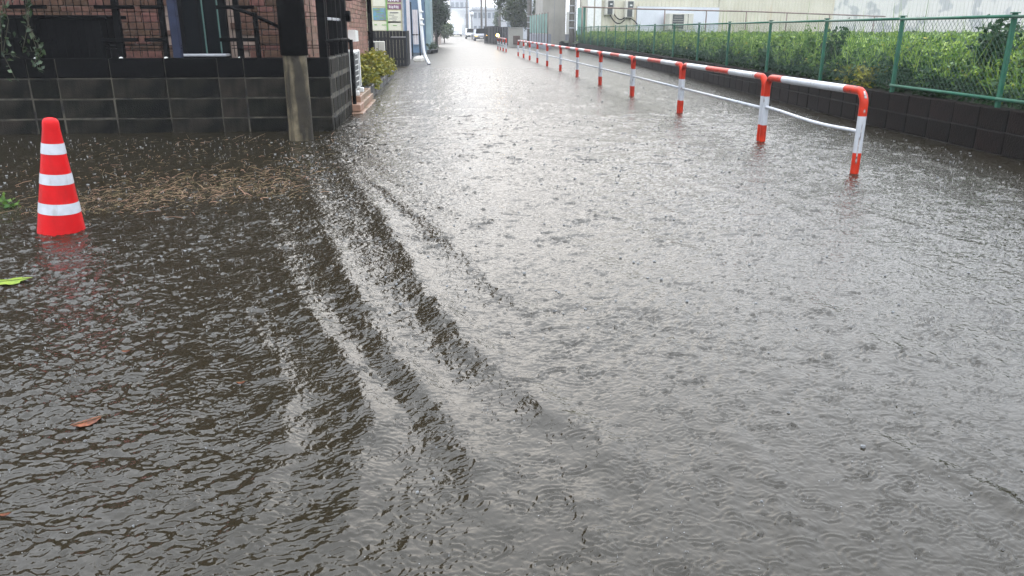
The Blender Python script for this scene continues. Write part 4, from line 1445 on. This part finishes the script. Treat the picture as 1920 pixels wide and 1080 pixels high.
pw = far_pole('dark banded utility pole before the cream warehouse corner', 8.35, 52.0, 9.5, 0.19, 5, arms=2)
MB().tube([(0.22, -0.12, -0.2), (0.22, -0.12, 6)], 0.045, 8).build('conduit', M['alu'], pw, True)
far_pole('utility pole left of the green mesh screen', 6.9, 64.0, 9.0, 0.19, 3, arms=1)
far_pole('thin dark pole beside the garden tree', base_at(937, 88), 88, 9.0, 0.13)
far_pole('left pole of the hazy pair in the far street', base_at(903, 112), 112, 9.5, 0.15, arms=2)
far_pole('right pole of the hazy pair in the far street', base_at(911, 118), 118, 9.5, 0.13, arms=1)
far_pole('faintest pole furthest up the street', base_at(876, 165), 165, 9.5, 0.18, arms=2)
for k, (y_, z_, s_) in enumerate(((112.5, 5.6, 0.5), (113.0, 4.45, 0.35))):
    w_ = MB()
    seg = []
    for i in range(17):
        u = i / 16
        seg.append((-14 + 28 * u, 0, z_ - s_ * 4 * u * (1 - u)))
    w_.tube(seg, 0.03, 5)
    o_ = w_.build('overhead_cable', M['black_metal'], None, True, (2, y_, 0))
    tag(o_, ('upper' if k == 0 else 'lower') + ' dark cable crossing the far end of the street', 'cable')

rm = thing('traffic_mirror', 'round white roadside mirror on a pole in the hazy far street', 'mirror', (base_at(885, 105), 105, 0))
MB().tube([(0, 0, -0.3), (0, 0, 2.9)], 0.05, 8).build('pole', M['pole_far'], rm, True)
mm_ = MB().lathe([(0.29, -0.03), (0.29, 0.03), (0.02, 0.05)], 20)
mo = mm_.build('mirror_face', M['white_pipe'], rm, True, (0, -0.1, 3.1))
mo.rotation_euler = (radians(100), 0, 0)

gb = thing('gate_block', 'beige rendered gate block with brown panel before the right tree', 'gate wall', (0, 60, 0))
a_, b_ = base_at(954, 60), base_at(981, 60)
MB().cbox(a_, b_, 0, 0.5, -0.3, 1.34, 0.02).build('wall', M['beige_wall'], gb)
a2, b2 = base_at(962, 60), base_at(975, 60)
MB().cbox(a2, b2, -0.05, -0.003, 0.18, 0.80, 0.01).build('panel', M['brown_panel'], gb)
MB().cbox(a_ - 0.03, b_ + 0.03, -0.04, 0.54, 1.34, 1.38, 0.008).build('coping', M['beige_wall'], gb)

ds = thing('dark_slat_fence', 'dark slat fence under the right garden tree', 'fence', (base_at(955, 66), 66, 0))
L_ = base_at(955, 66) - base_at(938, 80)
for k in range(16):
    MB().box(-0.09 * k - 0.08, -0.09 * k, 0.75 * k * 1.0, 0.75 * k + 0.72, -0.3, 1.45).build('board', M['slat_dark'], ds)
gy = thing('grey_wall', 'grey garden wall left of the dark slat fence', 'wall', (base_at(930, 86), 86, 0))
MB().cbox(-0.55, 0.25, 0, 12, -0.3, 1.5, 0.02).build('wall', M['beige_wall'], gy)
MB().cbox(-0.60, 0.30, -0.05, 12.05, 1.5, 1.58, 0.01).build('coping', M['slat_dark'], gy)

ms = thing('mesh_screen', 'green mesh screen on a grey block base beside the concrete building', 'fence', (7.45, 53.5, 0))
Pa, Pb = atY(1027, 55, 53.5), atY(993, 55, 63)
Va, Vb = Pa - Vector((7.45, 53.5, Pa.z)), Pb - Vector((7.45, 53.5, Pb.z))
nP = 7
for k in range(nP):
    p_, q_ = Va.lerp(Vb, k / nP), Va.lerp(Vb, (k + 0.97) / nP)
    MB().add([(p_.x, p_.y, 1.0), (q_.x, q_.y, 1.0), (q_.x, q_.y, 2.25), (p_.x, p_.y, 2.25), (p_.x + .02, p_.y + .01, 1.0), (q_.x + .02, q_.y + .01, 1.0), (q_.x + .02, q_.y + .01, 2.25), (p_.x + .02, p_.y + .01, 2.25)],
             [(0, 1, 2, 3), (4, 7, 6, 5), (0, 4, 5, 1), (3, 2, 6, 7), (0, 3, 7, 4), (1, 5, 6, 2)]).build('panel', M['mesh_screen'], ms)
    MB().tube([(p_.x, p_.y, 0.4), (p_.x, p_.y, 2.32)], 0.035, 6).build('post', M['rust'], ms, True)
d_ = (Vb - Va)
MB().add([(Va.x, Va.y, -.3), (Vb.x, Vb.y, -.3), (Vb.x + .25, Vb.y + .1, -.3), (Va.x + .25, Va.y + .1, -.3), (Va.x, Va.y, .95), (Vb.x, Vb.y, .95), (Vb.x + .25, Vb.y + .1, .95), (Va.x + .25, Va.y + .1, .95)],
         [(0, 3, 2, 1), (4, 5, 6, 7), (0, 1, 5, 4), (1, 2, 6, 5), (2, 3, 7, 6), (3, 0, 4, 7)]).build('block_base', M['grey_building'], ms)

cbld = thing('concrete_building', 'beige grey concrete building between the mesh screen and the warehouse', 'building', (0, 65, 0))
a_, b_ = base_at(1017, 65), base_at(1060, 65)
MB().box(a_, b_, 0, 5, -0.3, 7.0).build('wall', M['beige_wall'], cbld)
MB().box(a_ - 0.15, b_ + 0.1, -0.15, 5.1, 7.0, 7.2).build('roof', M['roof'], cbld)
MB().box((a_ + b_) / 2, (a_ + b_) / 2 + 0.03, -0.012, -0.003, 0, 7.0).build('joint', M['grey_building'], cbld)
MB().cbox(b_ + 0.04, b_ + 0.30, -0.2, -0.1, 0.9, 2.6, 0.01).build('white_door', M['white_plastic'], cbld)
MB().box(b_ + 0.01, b_ + 0.36, -0.1, 0.3, -0.3, 0.88).build('step_block', M['grey_building'], cbld)

# ------------------------------------------------------------------ right: warehouse with corrugated cream siding
WA, WB_ = Vector((9.2, 51.0, 0)), Vector((62.0, 70.0, 0))
wd = (WB_ - WA)
wang = math.atan2(wd.y, wd.x)
wh = thing('warehouse', 'long cream corrugated warehouse with peeling paint behind the weeds', 'warehouse', tuple(WA), wang)
u_ = wd.normalized()
nrm_ = Vector((-u_.y, u_.x, 0))


def wloc(px, py, off=0.0):
    """where the line of sight meets the warehouse front, in warehouse coordinates"""
    d = _ray(px, py)
    o = Vector((0, 0, CAM_H))
    c = WA - nrm_ * off
    t_ = (c - o).dot(nrm_) / d.dot(nrm_)
    p_ = o + d * t_ - WA
    return p_.dot(u_), p_.z


def corrugated(x0, x1, z0, z1, pitch, depth, mat, name, y=0.0):
    m = MB()
    prof = []
    xx_ = x0
    while xx_ < x1:
        prof += [(xx_, 0), (xx_ + pitch * 0.4, 0), (xx_ + pitch * 0.5, -depth), (xx_ + pitch * 0.9, -depth)]
        xx_ += pitch
    nn = len(prof)
    m.add([(a, y + b, z0) for a, b in prof] + [(a, y + b, z1) for a, b in prof], [(i, i + 1, i + nn + 1, i + nn) for i in range(nn - 1)])
    return m.build(name, M[mat], wh)


WH = 7.5
fp = [(0, 0.1), (wd.length, 0.1), (wd.length, 16), (8.4, 16)]
MB().add([(a, b, -0.3) for a, b in fp] + [(a, b, WH) for a, b in fp], [(0, 3, 2, 1), (4, 5, 6, 7), (0, 1, 5, 4), (1, 2, 6, 5), (2, 3, 7, 6), (3, 0, 4, 7)]).build('wall', M['cream'], wh)
x_white0, x_white1 = wloc(1192, 40)[0], wloc(1345, 40)[0]
x_peel = wloc(1560, 20)[0]
corrugated(0.0, x_white0 - 0.05, 0, WH, 0.30, 0.028, 'cream', 'siding')
zt = wloc(1250, 13)[1]
corrugated(x_white0, x_white1, zt + 0.02, WH, 0.30, 0.028, 'cream', 'siding')
MB().cbox(x_white0, x_white1, -0.12, 0.05, 0, zt, 0.01).build('white_panel', M['white_wall'], wh)
corrugated(x_white1 + 0.05, x_peel, 0, WH, 0.30, 0.028, 'cream', 'siding')
corrugated(x_peel + 0.02, wd.length, 0, WH, 0.45, 0.04, 'peeling', 'siding')
fp = [(-0.2, -0.3), (wd.length + .2, -0.3), (wd.length + .2, 16.2), (8.3, 16.2)]
MB().add([(a, b, WH) for a, b in fp] + [(a, b, WH + .3) for a, b in fp], [(0, 3, 2, 1), (4, 5, 6, 7), (0, 1, 5, 4), (1, 2, 6, 5), (2, 3, 7, 6), (3, 0, 4, 7)]).build('roof', M['roof'], wh)
for px in (1106, 1120):
    xx_ = wloc(px, 30)[0]
    MB().box(xx_ - 0.22, xx_ + 0.22, -0.10, -0.055, 0, WH).build('pilaster', M['white_plastic'], wh)
for (x0_, y0_, x1_, y1_) in ((1132, 0, 1147, 28), (1169, 1, 1184, 33)):
    a_, z1_ = wloc(x0_, y0_)
    b_, z0_ = wloc(x1_, y1_)
    bx2 = MB().cbox(a_, b_, -0.30, -0.06, z0_, z1_, 0.01).build('meter_box', M['ac_beige'], wh)
    zz_ = z1_ - z0_
    MB().box(a_ + (b_ - a_) * .25, b_ - (b_ - a_) * .15, -0.33, -0.302, z0_ + zz_ * .52, z1_ - zz_ * .05).box(a_ + (b_ - a_) * .2, b_ - (b_ - a_) * .25, -0.33, -0.302, z0_ + zz_ * .04, z0_ + zz_ * .47).build('window', M['ac_dark'], bx2)
    MB().box(a_ + (b_ - a_) * .45, a_ + (b_ - a_) * .7, -0.345, -0.331, z0_ + zz_ * .68, z0_ + zz_ * .76).build('dial', M['white_plastic'], bx2)
for k, (xa, ya, xb, yb, sag) in enumerate(((1141, 28, 1168, 37, 10), (1148, 26, 1168, 33, 6), (1170, 34, 1192, 46, -4))):
    a_, z0_ = wloc(xa, ya)
    b_, z1_ = wloc(xb, yb)
    pts_ = []
    for i in range(13):
        u = i / 12
        pts_.append((a_ + (b_ - a_) * u, -0.2, z0_ + (z1_ - z0_) * u - 4 * u * (1 - u) * sag * 0.036))
    MB().tube(pts_, 0.035, 6).build('cable', M['black_metal'], wh, True)

a_, z1_ = wloc(1256, 25, 1.0)
b_, z0_ = wloc(1299, 56, 1.0)
ao = WA + u_ * a_ - nrm_ * 1.0
ac_unit('air_conditioner', 'large beige outdoor unit against the white panel of the warehouse', (ao.x, ao.y, z0_), wang, b_ - a_, 0.6, z1_ - z0_, 'ac_beige', False)

pr = thing('pipe_railing', 'thin rusty pipe railing between the weeds and the warehouse', 'railing', tuple(WA), wang)
ends = [wloc(1092, 13, 2.0), wloc(1205, 17, 2.0), wloc(1420, 22, 2.0), wloc(1660, 31, 2.0)]
MB().tube([(e_[0], -2.0, e_[1]) for e_ in ends], 0.042, 8).build('top_pipe', M['rust'], pr, True)
for px in (1092, 1247, 1325, 1400, 1476, 1556, 1640):
    e_ = wloc(px, 13 + (px - 1092) * 0.03, 2.0)
    zt_ = float(np.interp(e_[0], [q_[0] for q_ in ends], [q_[1] for q_ in ends]))
    MB().tube([(e_[0], -2.0, 0.3), (e_[0], -2.0, zt_)], 0.042, 6).build('post', M['rust'], pr, True)
gpst = thing('corner_fence_post', 'tall green post at the far end of the wire fence', 'post', (8.75, 49.6, 0))
MB().cbox(-0.05, 0.05, -0.05, 0.05, -0.2, 2.55, 0.01).build('post', M['fence_green'], gpst)
MB().cbox(-0.45, -0.06, -0.02, 0.02, 0.95, 2.5, 0.005).build('screen', M['mesh_screen'], gpst)


# ------------------------------------------------------------------ far street: vehicles and buildings
def car(name, label, cat, loc, L, Wd, Hh, paint, truck=False):
    c = thing(name, label, cat, loc)
    if truck:
        prof = [(0, 0.35), (0, 1.1), (0.12, 1.15), (0.35, Hh * 0.75), (0.6, Hh * 0.82), (1.5, Hh * 0.82), (1.52, Hh), (L, Hh), (L, 0.45)]
    else:
        prof = [(0, 0.30), (-0.02, 0.62), (0.08, 0.78), (0.85, 0.95), (1.45, Hh - .04), (1.8, Hh), (L - 0.9, Hh), (L - 0.15, 1.0), (L, 0.9), (L, 0.32)]
    w2 = Wd / 2
    MB().prism(prof, -w2, w2).build('body', paint, c)
    if truck:
        MB().box(-w2 + .08, w2 - .08, 0.14, 0.17, 1.22, Hh * 0.73).build('windscreen', M['dark_glass'], c)
    else:
        MB().add([(-w2 + .1, 0.88, 0.99), (w2 - .1, 0.88, 0.99), (w2 - .18, 1.42, Hh - .06), (-w2 + .18, 1.42, Hh - .06)], [(0, 1, 2, 3)]).build('windscreen', M['dark_glass'], c)
        bpy.data.objects[c.children[-1].name].location = (0, -0.02, 0.012)
    for sx in (-1, 1):
        MB().lathe([(0.02, 0), (0.11, 0.01), (0.12, 0.05)], 14).build('headlight', M['headlight'], c, True, (sx * (w2 - 0.22), -0.03, 0.68))
        c.children[-1].rotation_euler = (pi / 2, 0, 0)
        for yy in (0.75, L - 0.75):
            o_ = MB().lathe([(0.10, 0), (0.29, 0.01), (0.31, 0.05), (0.31, 0.17), (0.28, 0.2), (0.1, 0.2)], 18).build('wheel', M['tyre'], c, True, (sx * (w2 - 0.1) + (-.1 if sx < 0 else .1) * 0 - (0.1), yy, 0.20))
            o_.rotation_euler = (0, pi / 2, 0)
    MB().box(-w2 + .05, w2 - .05, -0.05, -0.025, 0.36, 0.46).build('bumper', M['black_metal'], c)
    MB().box(-0.17, 0.17, -0.065, -0.052, 0.40, 0.52).build('number_plate', M['white_plastic'], c)
    return c


car('oncoming_car', 'silver oncoming car with lit headlights in the far street', 'car', (base_at(884, 112), 112, -0.08), 3.6, 1.6, 1.45, M['car_paint'])
pk = car('parked_car', 'dark grey car at the right roadside with amber lights', 'car', (base_at(901, 92) + 0.1, 92, -0.10), 3.6, 1.6, 1.35, M['grey_building'])
for ch in list(pk.children):
    if ch.name.startswith('headlight'):
        ch.data.materials.clear()
        ch.data.materials.append(M['amber'])
car('oncoming_truck', 'white oncoming truck with lit headlights lost in the haze', 'truck', (base_at(855, 150), 150, -0.08), 6.0, 2.1, 3.0, M['car_paint2'], True)
sh = thing('shop_lights', 'row of lit shop lamps glowing through the haze up the street', 'lamps', (base_at(851, 185), 185, 0))
MB().cbox(-2.6, 2.6, 0.3, 6, -0.3, 5.5, 0.05).build('shop_front', M['hazed_building'], sh)
for k, (px, py) in enumerate(((850, 27), (853, 32), (842, 42), (856, 41), (864, 41), (848, 51), (860, 50), (853, 48))):
    q_ = atY(px, py, 185)
    MB().lathe([(0.02, -0.2), (0.2, -0.16), (0.28, 0.0), (0.2, 0.16), (0.02, 0.2)], 12).build('lamp', M['headlight'], sh, True, (q_.x - base_at(851, 185), -0.05, q_.z))


def far_building(label, x0, x1, Y, h, mat, floors, nwin, depth=14, roofm='roof'):
    b_ = thing('far_building', label, 'building', ((x0 + x1) / 2, Y, 0))
    w = x1 - x0
    MB().box(-w / 2, w / 2, 0, depth, -0.3, h).build('wall', M[mat], b_)
    MB().box(-w / 2 - .2, w / 2 + .2, -0.2, depth + .2, h, h + 0.35).build('roof', M[roofm], b_)
    fh = h / floors
    for f in range(floors):
        for k in range(nwin):
            c = -w / 2 + w * (k + 0.5) / nwin
            ww = w / nwin * 0.32
            o_ = MB().box(c - ww, c + ww, -0.05, -0.004, f * fh + fh * 0.38, f * fh + fh * 0.8).build('window', M['window_hazed'], b_)
    return b_


far_building('long grey building with pale roof behind the hazy pole pair', base_at(887, 150), base_at(948, 150), 150, 4.6, 'hazed_building', 2, 7, roofm='hazed_building')
far_building('pale tall block faint in the haze straight up the street', base_at(845, 230), base_at(880, 230), 230, 15, 'hazed_building', 5, 4)
far_building('faint low block left of the far street end', base_at(800, 215), base_at(842, 215), 215, 7, 'hazed_building', 2, 5)
far_building('pale house beyond the left trees', base_at(790, 100), base_at(826, 100), 100, 6, 'pink_wall', 2, 3)
far_building('pale house beyond the right garden tree', base_at(948, 110), base_at(1015, 110), 110, 6.5, 'hazed_building', 2, 4)

# ------------------------------------------------------------------ things floating on the water


def water_leaf(name, label, px, py, L, Wd, ang, mat, lobes=0):
    p_ = gnd(px, py, 0.007)
    n_ = 24
    V = [(0, 0, 0.004)]
    for i in range(n_):
        a = 2 * pi * i / n_
        r = 1 - 0.10 * (i % 2) + 0.22 * lobes * cos(5 * a)
        wv = 1.0 if lobes else abs(sin(a)) ** 0.45
        V.append((L / 2 * cos(a) * r, Wd / 2 * sin(a) * r * wv + 0.06 * L * cos(a) ** 2, 0.004 + 0.003 * cos(2 * a)))
    Fc = [(0, i + 1, (i + 1) % n_ + 1) for i in range(n_)]
    m = MB().add(V, Fc)
    m.add([(v[0], v[1], v[2] - 0.0015) for v in V], [(f[2], f[1], f[0]) for f in Fc])
    t_ = thing(name, label, 'leaf', tuple(p_), ang)
    m.build('blade', M[mat], t_)
    MB().tube([(-L * 0.46, 0, 0.0075), (0, 0, 0.0065), (L * 0.5, 0, 0.0075), (L * 0.66, 0.004, 0.006)], [0.0012, 0.0014, 0.0016, 0.0014], 5).build('midrib', M['stem'], t_)
    return t_


water_leaf('floating_leaf', 'largest orange leaf floating in the left foreground', 163, 793, 0.10, 0.05, radians(38), 'leaf_orange')
water_leaf('floating_leaf', 'yellow-green leaf floating below the traffic cone', 20, 528, 0.17, 0.12, radians(20), 'leaf_green', 0.8)
water_leaf('floating_leaf', 'small orange leaf between the cone and the large orange leaf', 236, 659, 0.035, 0.014, radians(10), 'leaf_orange')
water_leaf('floating_leaf', 'small orange leaf right of the large orange leaf', 452, 718, 0.035, 0.013, radians(15), 'leaf_orange')
water_leaf('floating_leaf', 'small orange leaf at the bottom left edge', 10, 965, 0.035, 0.013, radians(15), 'leaf_orange')
leafy_plant('weed_tuft', 'small green weed tuft in the water at the left edge beside the cone', (-3.22, 5.9, -0.02), 0.09, 0.16, 90, 0.045, 'weed', 51)


def build_straw():
    g_ = np.random.default_rng(12)
    m = MB()
    n_ = 2300
    for i in range(n_):
        if i < 1750:
            u = g_.random()
            x_ = -3.0 + 1.75 * u + g_.normal(0, 0.22)
            y_ = 5.7 + 0.8 * u + g_.normal(0, 0.26) + 1.3 * g_.random() ** 3
        else:
            x_ = g_.uniform(-4.2, -1.2)
            y_ = g_.uniform(6.2, 9.8)
        L = 0.018 + g_.exponential(0.032)
        a = g_.normal(0.4, 1.3)
        tilt = abs(g_.normal(0, 0.18))
        d = Vector((cos(a), sin(a), tilt)) * L
        p_ = Vector((x_, y_, g_.uniform(-0.002, 0.010)))
        m.tube([p_, p_ + d * 0.5 + Vector((0, 0, 0.004)), p_ + d * 0.98 - Vector((0, 0, 0.004))], g_.uniform(0.0006, 0.0017), 3, caps=False)
    o_ = m.build('floating_straw', M['straw'])
    tag(o_, 'brown straw and plant litter floating between the cone and the pole', 'straw', None, 'stuff')


build_straw()


def build_splashes():
    """crowns, jets and beads thrown up by the rain"""
    g_ = np.random.default_rng(77)
    m = MB()

    def bead(p_, r, st=1.0):
        m.add([(p_[0] + r, p_[1], p_[2]), (p_[0] - r, p_[1], p_[2]), (p_[0], p_[1] + r, p_[2]), (p_[0], p_[1] - r, p_[2]), (p_[0], p_[1], p_[2] + r * st), (p_[0], p_[1], p_[2] - r * st)],
              [(0, 2, 4), (2, 1, 4), (1, 3, 4), (3, 0, 4), (2, 0, 5), (1, 2, 5), (3, 1, 5), (0, 3, 5)])

    def jet(x_, y_, h, r):
        lx, ly = g_.normal(0, 0.15, 2) * h
        m.tube([(x_, y_, -0.003), (x_ + lx * .5, y_ + ly * .5, h * 0.5), (x_ + lx, y_ + ly, h)], [r * 1.5, r * 0.7, r * 0.35], 4, caps=False)
        bead((x_ + lx * 1.2, y_ + ly * 1.2, h * 1.25), r * 0.85, 1.2)

    def crown(x_, y_, R, h):
        k = 9
        V = []
        for i in range(k):
            a = 2 * pi * i / k
            hh = h * g_.uniform(0.5, 1.15)
            V.append((x_ + R * cos(a), y_ + R * sin(a), -0.002))
            V.append((x_ + R * 1.35 * cos(a), y_ + R * 1.35 * sin(a), hh))
            if g_.random() < 0.5:
                bead((x_ + R * 1.6 * cos(a), y_ + R * 1.6 * sin(a), hh * 1.35), R * 0.14)
        m.add(V, [(2 * i, 2 * ((i + 1) % k), 2 * ((i + 1) % k) + 1, 2 * i + 1) for i in range(k)])
    for (y0, y1, n_, sc) in ((1.2, 3.0, 260, 0.36), (3.0, 6.0, 1300, 0.6), (6.0, 12.0, 3000, 0.95), (12.0, 24.0, 1500, 1.4)):
        for i in range(n_):
            y_ = sqrt(g_.uniform(y0 * y0, y1 * y1))
            x_ = g_.uniform(-0.62 * y_ - 0.3, 0.76 * y_ + 0.3)
            if y_ > 9.9 and x_ < -1.35 or x_ > 5.6:
                continue
            q_ = g_.random()
            if q_ < 0.35:
                bead((x_, y_, g_.uniform(0.001, 0.006) * sc), g_.uniform(0.0018, 0.0045) * sc, g_.uniform(0.8, 1.8))
            elif q_ < 0.85:
                jet(x_, y_, g_.uniform(0.006, 0.022) * sc, 0.0022 * sc)
            else:
                crown(x_, y_, g_.uniform(0.005, 0.011) * sc, g_.uniform(0.005, 0.012) * sc)
    for i in range(900):
        y_ = sqrt(g_.uniform(1.3 ** 2, 4.5 ** 2))
        bead((g_.uniform(-0.62 * y_ - 0.2, 0.76 * y_ + 0.2), y_, g_.uniform(0.0, 0.004)), g_.uniform(0.0008, 0.0019), g_.uniform(0.8, 1.6))
    for (px, py, R) in ((1618, 838, 0.006),):
        p_ = gnd(px, py)
        crown(p_.x, p_.y, R, R)
    o_ = m.build('rain_splashes', M['splash'])
    tag(o_, 'tiny rain splashes and beads leaping off the flood water', 'splashes', None, 'stuff')


build_splashes()
# ------------------------------------------------------------------ rain-filled air
hz = MB().box(-280, 280, -70, 440, -1.6, 17.5).build('haze', None)
hz.data.materials.clear()
hm = bpy.data.materials.new('rain_haze')
hm.use_nodes = True
hn, hl = hm.node_tree.nodes, hm.node_tree.links
hn.clear()
ho = hn.new('ShaderNodeOutputMaterial')
hv = hn.new('ShaderNodeVolumePrincipled')
hv.inputs['Color'].default_value = (0.93, 0.95, 0.98, 1)
hv.inputs['Density'].default_value = 0.0012
hv.inputs['Anisotropy'].default_value = 0.0
hl.new(hv.outputs[0], ho.inputs['Volume'])
hz.data.materials.append(hm)
tag(hz, 'pale rain haze filling the street', 'haze', None, 'stuff')
